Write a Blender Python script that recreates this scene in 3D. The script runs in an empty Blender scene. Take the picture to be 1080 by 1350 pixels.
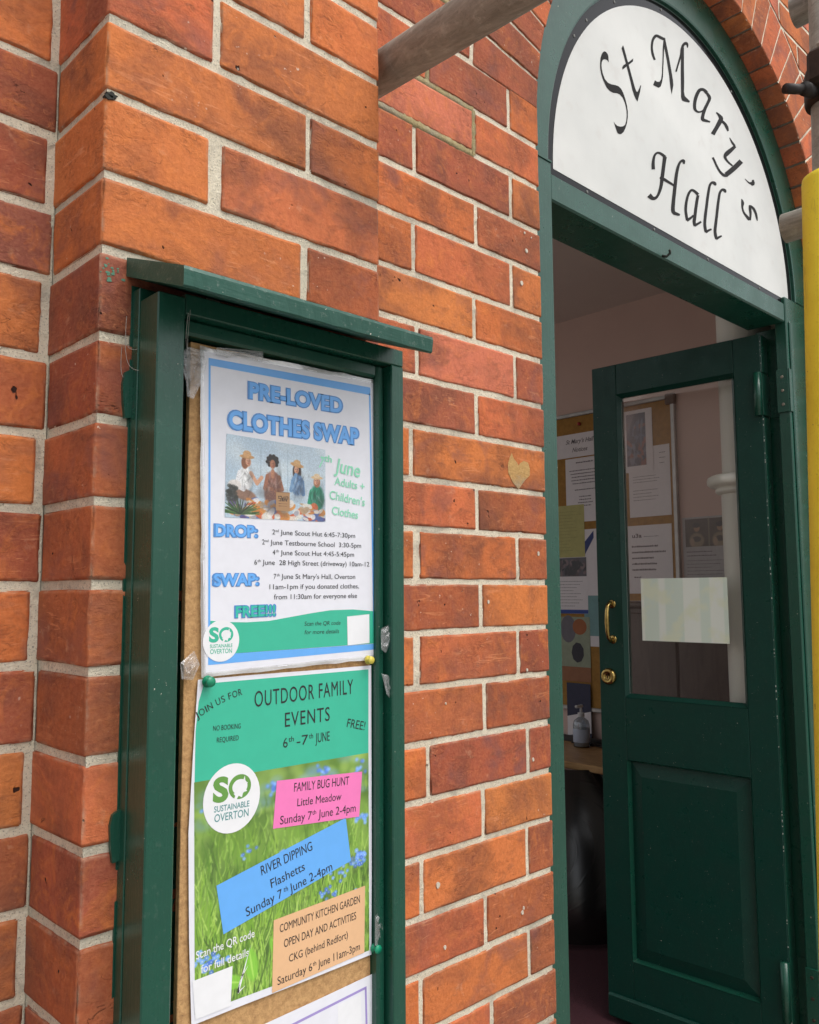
import bpy, math, random
from mathutils import Vector, noise, Matrix
import numpy as np

# ------------------------------------------------------------------ camera, sky, sun, exposure
scn = bpy.context.scene
cam_d = bpy.data.cameras.new('camera'); cam = bpy.data.objects.new('camera', cam_d)
scn.collection.objects.link(cam); scn.camera = cam
PITCH, ROLL, YAW = 0.0972, -0.0053, 0.7574
CAM = Vector((-0.2949, -0.7144, 0.0669))
fw = Vector((math.sin(YAW)*math.cos(PITCH), math.cos(YAW)*math.cos(PITCH), math.sin(PITCH)))
rt = Vector((math.cos(YAW), -math.sin(YAW), 0)); up = rt.cross(fw)
r2 = rt*math.cos(ROLL)+up*math.sin(ROLL); u2 = -rt*math.sin(ROLL)+up*math.cos(ROLL)
cam.matrix_world = Matrix(((r2.x, u2.x, -fw.x, CAM.x), (r2.y, u2.y, -fw.y, CAM.y), (r2.z, u2.z, -fw.z, CAM.z), (0, 0, 0, 1)))
cam_d.sensor_fit = 'HORIZONTAL'; cam_d.sensor_width = 36.0; cam_d.lens = 1097.76/1080*36.0
cam_d.clip_start = 0.02; cam_d.clip_end = 400

SUN_EL, SUN_AZ = math.radians(60), math.radians(165)      # high, behind the viewer, through thick cloud
world = bpy.data.worlds.new('World'); scn.world = world; world.use_nodes = True
wn = world.node_tree; wn.nodes.clear()
sky = wn.nodes.new('ShaderNodeTexSky'); sky.sky_type = 'NISHITA'; sky.sun_disc = False
sky.sun_elevation = SUN_EL; sky.sun_rotation = SUN_AZ; sky.air_density = 1.0; sky.dust_density = 4.0; sky.ozone_density = 1.0
hsv = wn.nodes.new('ShaderNodeHueSaturation'); hsv.inputs['Saturation'].default_value = 0.22
bg = wn.nodes.new('ShaderNodeBackground'); bg.inputs['Strength'].default_value = 0.15
wo = wn.nodes.new('ShaderNodeOutputWorld')
wn.links.new(sky.outputs[0], hsv.inputs['Color']); wn.links.new(hsv.outputs[0], bg.inputs['Color']); wn.links.new(bg.outputs[0], wo.inputs['Surface'])
sd = bpy.data.lights.new('sun', 'SUN'); sd.energy = 1.1; sd.angle = math.radians(45); sd.color = (1.0, 0.96, 0.90)
sun = bpy.data.objects.new('sun', sd); scn.collection.objects.link(sun)
sdir = Vector((math.sin(SUN_AZ)*math.cos(SUN_EL), math.cos(SUN_AZ)*math.cos(SUN_EL), math.sin(SUN_EL)))
sun.rotation_euler = sdir.to_track_quat('Z', 'Y').to_euler(); sun.location = (-2, -3, 5)
vs = scn.view_settings; vs.view_transform = 'Standard'; vs.look = 'None'; vs.gamma = 1; vs.use_curve_mapping = False; vs.exposure = 0.48
try: scn.cycles.max_bounces = 8; scn.cycles.use_denoising = True
except Exception: pass

# ------------------------------------------------------------------ small helpers
COL = scn.collection
def link(o, parent=None):
    COL.objects.link(o)
    if parent is not None:
        o.parent = parent; o.matrix_parent_inverse = parent.matrix_world.inverted()
    return o
def empty(name, loc, label, cat, group=None, kind=None):
    o = bpy.data.objects.new(name, None); o.empty_display_size = 0.05; o.location = loc; COL.objects.link(o)
    o.matrix_world = Matrix.Translation(loc)
    return tag(o, label, cat, group, kind)
def tag(o, label=None, cat=None, group=None, kind=None):
    if label: o['label'] = label
    if cat: o['category'] = cat
    if group: o['group'] = group
    if kind: o['kind'] = kind
    return o
def mesh(name, V, F, m, parent=None, smooth=False, origin=None, kind=None):
    if origin is None:
        a = np.array(V, dtype=float); origin = Vector(((a.min(0)+a.max(0))/2).tolist())
    me = bpy.data.meshes.new(name)
    me.from_pydata([tuple(Vector(p)-origin) for p in V], [], F)
    if smooth: me.polygons.foreach_set('use_smooth', [True]*len(me.polygons))
    me.materials.append(m)
    me.validate(verbose=False)
    o = bpy.data.objects.new(name, me); o.location = origin; o.matrix_world = Matrix.Translation(origin)
    if kind: o['kind'] = kind
    return link(o, parent)
class MB:
    def __init__(s): s.V = []; s.F = []
    def add(s, V, F):
        n = len(s.V); s.V += [tuple(v) for v in V]; s.F += [tuple(i+n for i in f) for f in F]; return s
    def box(s, x0, x1, y0, y1, z0, z1, b=0.0, fn=None):
        """a box with chamfered edges; fn maps local points to the world"""
        b = min(b, abs(x1-x0)*.45, abs(y1-y0)*.45, abs(z1-z0)*.45)
        c = [(x0+x1)/2, (y0+y1)/2, (z0+z1)/2]; h = [(x1-x0)/2, (y1-y0)/2, (z1-z0)/2]
        if b <= 0:
            V = [(c[0]+sx*h[0], c[1]+sy*h[1], c[2]+sz*h[2]) for sx in (-1, 1) for sy in (-1, 1) for sz in (-1, 1)]
            F = [(0, 1, 3, 2), (4, 6, 7, 5), (0, 4, 5, 1), (2, 3, 7, 6), (0, 2, 6, 4), (1, 5, 7, 3)]
        else:
            V = []; idx = {}
            for ax in range(3):
                for sx in (-1, 1):
                    for sy in (-1, 1):
                        for sz in (-1, 1):
                            sg = (sx, sy, sz); p = [c[i]+sg[i]*(h[i]-(0 if i == ax else b)) for i in range(3)]
                            idx[(ax,)+sg] = len(V); V.append(tuple(p))
            F = []
            for ax in range(3):
                o1, o2 = [(1, 2), (2, 0), (0, 1)][ax]
                for sg in (-1, 1):
                    def k(a, b_):
                        t = [0, 0, 0]; t[ax] = sg; t[o1] = a; t[o2] = b_; return idx[(ax,)+tuple(t)]
                    q = (k(-1, -1), k(1, -1), k(1, 1), k(-1, 1)); F.append(q if sg > 0 else q[::-1])
            for ax in range(3):
                o1, o2 = [(1, 2), (2, 0), (0, 1)][ax]
                for s1 in (-1, 1):
                    for s2 in (-1, 1):
                        def k(which, e):
                            t = [0, 0, 0]; t[ax] = e; t[o1] = s1; t[o2] = s2; return idx[(which,)+tuple(t)]
                        q = (k(o1, -1), k(o1, 1), k(o2, 1), k(o2, -1)); F.append(q if s1*s2 < 0 else q[::-1])
            for sx in (-1, 1):
                for sy in (-1, 1):
                    for sz in (-1, 1):
                        q = tuple(idx[(ax, sx, sy, sz)] for ax in range(3)); F.append(q if sx*sy*sz > 0 else q[::-1])
        if fn: V = [fn(*p) for p in V]
        return s.add(V, F)
    def prism(s, P, a, b, fn):
        """extrude polygon P (list of 2d) from depth a to depth b; fn(u, v, d) -> world"""
        n = len(P); V = [fn(u, v, a) for u, v in P]+[fn(u, v, b) for u, v in P]
        F = [tuple(range(n)), tuple(range(2*n-1, n-1, -1))]+[(i, i+n, (i+1) % n+n, (i+1) % n) for i in range(n)]
        return s.add(V, F)
    def tube(s, pts, r, n=20, cap=True, inner=None):
        pts = [Vector(p) for p in pts]; R = r if isinstance(r, (list, tuple)) else [r]*len(pts); V = []; F = []
        t0 = (pts[1]-pts[0]).normalized(); a = t0.orthogonal().normalized()
        for i, p in enumerate(pts):
            t = (pts[min(i+1, len(pts)-1)]-pts[max(i-1, 0)]).normalized()
            a = (a-t*a.dot(t)).normalized(); b = t.cross(a)
            for k in range(n):
                w = 2*math.pi*k/n; V.append(p+(a*math.cos(w)+b*math.sin(w))*R[i])
        for i in range(len(pts)-1):
            for k in range(n):
                F.append((i*n+k, i*n+(k+1) % n, (i+1)*n+(k+1) % n, (i+1)*n+k))
        if cap: F.append(tuple(range(n-1, -1, -1))); F.append(tuple(range((len(pts)-1)*n, len(pts)*n)))
        return s.add(V, F)
    def lathe(s, prof, c, n=24, axis='Z'):
        V = []; F = []; c = Vector(c)
        for r, h in prof:
            for k in range(n):
                w = 2*math.pi*k/n; x, y = r*math.cos(w), r*math.sin(w)
                V.append(c+(Vector((x, y, h)) if axis == 'Z' else Vector((x, -h, y)) if axis == 'Y' else Vector((-h, x, y))))
        for i in range(len(prof)-1):
            for k in range(n): F.append((i*n+k, i*n+(k+1) % n, (i+1)*n+(k+1) % n, (i+1)*n+k))
        return s.add(V, F)
    def build(s, name, m, parent=None, smooth=False, kind=None, origin=None): return mesh(name, s.V, s.F, m, parent, smooth, origin, kind)

# ------------------------------------------------------------------ materials
class NT:
    def __init__(s, name):
        s.m = bpy.data.materials.new(name); s.m.use_nodes = True; s.t = s.m.node_tree; s.t.nodes.clear()
        s.out = s.t.nodes.new('ShaderNodeOutputMaterial'); s.p = s.t.nodes.new('ShaderNodeBsdfPrincipled')
        s.t.links.new(s.p.outputs[0], s.out.inputs['Surface']); s._c = None
    def n(s, typ, **kw):
        nd = s.t.nodes.new(typ)
        for k, v in kw.items(): setattr(nd, k, v)
        return nd
    def lk(s, a, b): s.t.links.new(a, b)
    def set(s, sock, v):
        if hasattr(v, 'default_value') or hasattr(v, 'links'): s.lk(v, sock)
        else: sock.default_value = v
    def coord(s, scale=(1, 1, 1), rnd=True):
        tc = s.n('ShaderNodeTexCoord'); mp = s.n('ShaderNodeMapping'); mp.inputs['Scale'].default_value = scale
        s.lk(tc.outputs['Object'], mp.inputs['Vector'])
        if rnd:
            oi = s.n('ShaderNodeObjectInfo'); mu = s.n('ShaderNodeMath', operation='MULTIPLY'); mu.inputs[1].default_value = 53.0
            s.lk(oi.outputs['Random'], mu.inputs[0]); cb = s.n('ShaderNodeCombineXYZ')
            for i in range(3): s.lk(mu.outputs[0], cb.inputs[i])
            s.lk(cb.outputs[0], mp.inputs['Location'])
        return mp.outputs[0]
    def noise(s, vec, scale, detail=4, rough=.55, dist=0.0):
        nd = s.n('ShaderNodeTexNoise'); nd.inputs['Scale'].default_value = scale; nd.inputs['Detail'].default_value = detail
        nd.inputs['Roughness'].default_value = rough; nd.inputs['Distortion'].default_value = dist; s.lk(vec, nd.inputs['Vector']); return nd.outputs['Fac']
    def vor(s, vec, scale, feature='F1'):
        nd = s.n('ShaderNodeTexVoronoi', feature=feature); nd.inputs['Scale'].default_value = scale; s.lk(vec, nd.inputs['Vector']); return nd.outputs['Distance']
    def ramp(s, f, a, b, lo=0.0, hi=1.0):
        nd = s.n('ShaderNodeMapRange'); nd.clamp = True
        for k, v in zip(('From Min', 'From Max', 'To Min', 'To Max'), (a, b, lo, hi)): nd.inputs[k].default_value = v
        s.set(nd.inputs['Value'], f); return nd.outputs[0]
    def math(s, op, a, b=0.0):
        nd = s.n('ShaderNodeMath', operation=op); s.set(nd.inputs[0], a); s.set(nd.inputs[1], b); return nd.outputs[0]
    def mix(s, f, a, b, mode='MIX'):
        nd = s.n('ShaderNodeMix', data_type='RGBA', blend_type=mode); nd.clamp_factor = True
        s.set(nd.inputs[0], f); s.set(nd.inputs[6], a if not isinstance(a, tuple) else (*a, 1)[:4]); s.set(nd.inputs[7], b if not isinstance(b, tuple) else (*b, 1)[:4]); return nd.outputs[2]
    def bump(s, h, strength=.5, dist=.002, prev=None):
        nd = s.n('ShaderNodeBump'); nd.inputs['Strength'].default_value = strength; nd.inputs['Distance'].default_value = dist
        s.lk(h, nd.inputs['Height'])
        if prev is not None: s.lk(prev, nd.inputs['Normal'])
        return nd.outputs[0]
    def done(s, base=None, rough=None, normal=None, **kw):
        if base is not None: s.set(s.p.inputs['Base Color'], (*base, 1)[:4] if isinstance(base, tuple) else base)
        if rough is not None: s.set(s.p.inputs['Roughness'], rough)
        if normal is not None: s.lk(normal, s.p.inputs['Normal'])
        for k, v in kw.items(): s.set(s.p.inputs[k.replace('_', ' ')], v)
        return s.m

def m_brick():
    t = NT('brick_clay'); v = t.coord(); oi = t.n('ShaderNodeObjectInfo'); base = oi.outputs['Color']
    big = t.noise(v, 9, 5, .6, .6); mid = t.noise(v, 30, 6, .65, 1.2); fine = t.noise(v, 210, 4, .7)
    sv = t.coord((1, 1, 2.2)); rn = t.noise(v, .5, 1); streak = t.noise(sv, 21, 6, .65, 1.2)
    c = t.mix(t.ramp(big, .47, .66), base, t.mix(.75, base, (.17, .055, .04)), 'MIX')            # darker fired clouds
    c = t.mix(t.math('MULTIPLY', t.ramp(mid, .50, .72, 0, .75), t.ramp(oi.outputs['Random'], 0, 1, 1, .2)), c, (.74, .22, .052))                                # orange bloom
    c = t.mix(t.math('MULTIPLY', t.ramp(streak, .54, .70, 0, .75), t.ramp(oi.outputs['Random'], 0, 1, .15, 1)), c, (.19, .060, .036))                              # creases of the clay
    c = t.mix(t.ramp(fine, .3, .7, 0, 1), t.mix(.22, c, (.12, .03, .02)), t.mix(.12, c, (.8, .42, .22)))
    wr = t.noise(t.coord((1, 1, 1.6)), 62, 6, .75, 2.0); wm_ = t.ramp(t.noise(v, 13, 3, .6), .50, .66); c = t.mix(t.math('MULTIPLY', t.ramp(wr, .52, .64, 0, .6), wm_), c, (.16, .05, .03)); c = t.mix(t.math('MULTIPLY', t.ramp(wr, .30, .44, .5, 0), wm_), c, (.82, .33, .14))
    sc = t.noise(t.coord((1, 1, 7)), 20, 4, .6, 1.5); c = t.mix(t.math('MULTIPLY', t.ramp(sc, .60, .66, 0, .5), t.ramp(t.noise(v, 8, 2), .5, .6)), c, (.74, .30, .14))
    cl = t.noise(v, 16, 3, .6, .4); c = t.mix(t.math('MULTIPLY', t.ramp(cl, .52, .72, 0, .8), t.ramp(oi.outputs['Random'], .1, .9, .1, 1)), c, (.22, .09, .08))
    pits = t.ramp(t.noise(v, 75, 2, .5), .725, .755); pm = t.ramp(t.noise(v, 14, 2), .48, .56)
    pit = t.math('MULTIPLY', pits, pm); c = t.mix(pit, c, (.035, .015, .012))
    sp = t.math('MULTIPLY', t.ramp(t.noise(v, 150, 2, .5), .72, .76), t.ramp(t.noise(v, 11, 2), .52, .62)); c = t.mix(t.math('MULTIPLY', sp, .7), c, (.75, .62, .5))
    ln = t.math('ABSOLUTE', t.math('SUBTRACT', t.noise(sv, 13, 3, .5, 3.5), .5))
    crack = t.math('MULTIPLY', t.ramp(ln, .0, .005, 1, 0), t.ramp(t.noise(v, 17, 2), .62, .68)); c = t.mix(t.math('MULTIPLY', crack, .75), c, (.06, .025, .02))
    at = t.n('ShaderNodeAttribute', attribute_name='edge'); e = at.outputs['Fac']
    sm = t.math('MULTIPLY', e, t.ramp(t.noise(v, 60, 4, .7), .46, .62)); c = t.mix(t.math('MULTIPLY', sm, .55), c, (.50, .36, .25))
    h = t.math('ADD', t.math('MULTIPLY', mid, .5), t.math('MULTIPLY', fine, .30)); h = t.math('ADD', h, t.math('MULTIPLY', streak, .35)); h = t.math('SUBTRACT', h, t.math('MULTIPLY', wr, t.ramp(wm_, 0, 1, .25, 1.0)))
    h = t.math('SUBTRACT', h, t.math('MULTIPLY', pit, 1.2)); h = t.math('SUBTRACT', h, t.math('MULTIPLY', crack, .5))
    # grime and pale dust drifting over the whole wall, across the joints between bricks
    ge = t.n('ShaderNodeNewGeometry'); gr = t.noise(ge.outputs['Position'], 5, 5, .65, .5); c = t.mix(t.ramp(gr, .52, .70, 0, .5), c, (.17, .07, .042)); gd = t.noise(ge.outputs['Position'], 38, 4, .7); c = t.mix(t.ramp(gd, .62, .74, 0, .30), c, (.72, .42, .26))
    return t.done(c, t.ramp(fine, .3, .7, .80, .98), t.bump(h, .9, .0026), Specular_IOR_Level=.18)
def m_mortar(name='lime_mortar', a=(.95, .86, .68), b=(.82, .73, .57), dark=(.17, .15, .12)):
    t = NT(name); v = t.coord(rnd=False); n1 = t.noise(v, 14, 4); n2 = t.noise(v, 190, 6, .85); n3 = t.noise(v, 520, 3, .7); n4 = t.noise(v, 120, 5, .8)
    c = t.mix(t.ramp(n1, .42, .62), a, b); c = t.mix(t.ramp(n2, .40, .56, .9, 0), c, b)
    c = t.mix(t.ramp(n3, .58, .66, 0, .8), c, dark); c = t.mix(t.ramp(n4, .58, .72, 0, .6), c, dark); c = t.mix(t.ramp(n2, .62, .74, 0, .8), c, (.86, .82, .72))
    dz = t.noise(v, 8, 5, .7, .5); c = t.mix(t.ramp(dz, .50, .66, 0, .62), c, (.40, .37, .31)); dw = t.noise(v, 31, 4, .7, .8); c = t.mix(t.ramp(dw, .58, .70, 0, .5), c, (.33, .29, .23))
    h = t.math('ADD', t.math('MULTIPLY', n2, .8), t.math('ADD', n4, t.math('MULTIPLY', n3, .3)))
    return t.done(c, .95, t.bump(h, 1.0, .0034), Specular_IOR_Level=.15)
def m_paint(name, col, rough=.32, chip=.0, spec=.5, brush=(70, 70, 4), dust=.25, coat=0.0):
    t = NT(name); v = t.coord(); b = t.coord(brush); n1 = t.noise(v, 16, 5, .6); br = t.noise(b, 6, 4, .6); f = t.noise(v, 160, 4, .7)
    c = t.mix(t.ramp(n1, .4, .66, 0, .45), col, tuple(x*.72 for x in col)); c = t.mix(t.ramp(f, .58, .74, 0, dust), c, (.30, .33, .29))
    r = t.ramp(n1, .35, .65, rough*.8, rough*1.3)
    if chip:
        ch = t.math('MULTIPLY', t.ramp(t.noise(v, 210, 3, .6), .71, .73), t.ramp(t.noise(v, 23, 2), .56-chip*.1, .60)); c = t.mix(ch, c, (.55, .52, .44))
        ch2 = t.math('MULTIPLY', t.ramp(t.noise(v, 60, 5, .7), .66, .69), t.ramp(t.noise(v, 9, 2), .52, .56)); c = t.mix(t.math('MULTIPLY', ch2, .6), c, (.05, .06, .05))
    h = t.math('ADD', t.math('MULTIPLY', br, .6), t.math('MULTIPLY', f, .25)); h = t.math('ADD', h, n1)
    return t.done(c, r, t.bump(h, .35, .0015), Specular_IOR_Level=spec, Coat_Weight=coat, Coat_Roughness=.22)
def m_plain(name, col, rough=.6, var=.12, scale=40, bump=.15, **kw):
    t = NT(name); v = t.coord(); a = t.noise(v, scale, 5, .6)
    c = t.mix(t.ramp(a, .35, .65), col, tuple(x*(1-var) for x in col))
    return t.done(c, rough, t.bump(a, bump, .001), **kw)
def m_sheet(name, col, coat=.6, wav=.25):
    t = NT(name); v = t.coord(); a = t.noise(v, 9, 2, .4, .6); f = t.noise(v, 70, 3)
    c = t.mix(t.ramp(f, .4, .6), col, tuple(x*.97 for x in col))
    return t.done(c, .5, t.bump(a, wav, .004), Coat_Weight=coat, Coat_Roughness=.12)
def m_clear(name, tint=(1, 1, 1), amount=.12, rough=.05, wav=0.0, scale=60, haze=0.0):
    t = NT(name); g = t.n('ShaderNodeBsdfGlossy'); tr = t.n('ShaderNodeBsdfTransparent'); g.inputs['Roughness'].default_value = rough
    tr.inputs['Color'].default_value = (*tint, 1); lw = t.n('ShaderNodeLayerWeight'); lw.inputs['Blend'].default_value = .5
    f = t.ramp(lw.outputs['Fresnel'], 0, 1, amount*.35, .30) if not haze else t.ramp(lw.outputs['Fresnel'], 0, .6, amount*.2, .5); mx = t.n('ShaderNodeMixShader')
    t.lk(f, mx.inputs[0]); t.lk(tr.outputs[0], mx.inputs[1]); t.lk(g.outputs[0], mx.inputs[2]); t.lk(mx.outputs[0], t.out.inputs['Surface'])
    if haze:
        df_ = t.n('ShaderNodeBsdfDiffuse'); df_.inputs['Color'].default_value = (.85, .85, .85, 1); m2 = t.n('ShaderNodeMixShader'); m2.inputs[0].default_value = haze; t.lk(mx.outputs[0], m2.inputs[1]); t.lk(df_.outputs[0], m2.inputs[2]); t.lk(m2.outputs[0], t.out.inputs['Surface'])
    if wav: t.lk(t.bump(t.noise(t.coord(), scale, 4, .6), wav, .004), g.inputs['Normal'])
    t.t.nodes.remove(t.p); return t.m
def m_print(name, img):
    t = NT(name); tc = t.n('ShaderNodeTexCoord'); im = t.n('ShaderNodeTexImage'); im.image = img; im.interpolation = 'Cubic'; im.extension = 'EXTEND'
    t.lk(tc.outputs['UV'], im.inputs['Vector']); a = t.noise(t.coord(), 9, 2, .4, .6)
    return t.done(im.outputs['Color'], .5, t.bump(a, .25, .004), Coat_Weight=.6, Coat_Roughness=.12)

BRICK = m_brick(); MORTAR = m_mortar()
MORTAR_OCHRE = m_mortar('ochre_repair_mortar', (.47, .39, .21), (.38, .31, .16), (.2, .16, .09))
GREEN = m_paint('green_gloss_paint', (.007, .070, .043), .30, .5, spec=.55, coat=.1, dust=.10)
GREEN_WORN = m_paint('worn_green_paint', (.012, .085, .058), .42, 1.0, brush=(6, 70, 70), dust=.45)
GREEN_SHADED = m_paint('green_paint_shaded_copy', (.004, .046, .032), .34, .7, spec=.33, dust=.06)  # the frame's green again, its colour darkened for the shaded door leaf
OLIVE = m_paint('olive_dark_paint', (.012, .018, .010), .5, .8)
BRASS = m_plain('polished_brass', (.52, .36, .12), .22, .3, 60, .1, Metallic=1.0)
STEEL = m_plain('galvanised_steel', (.33, .29, .23), .55, .35, 18, .5, Metallic=.35)
RUST = m_plain('rusty_steel', (.05, .028, .018), .7, .5, 60, .6, Metallic=.3)

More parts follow.
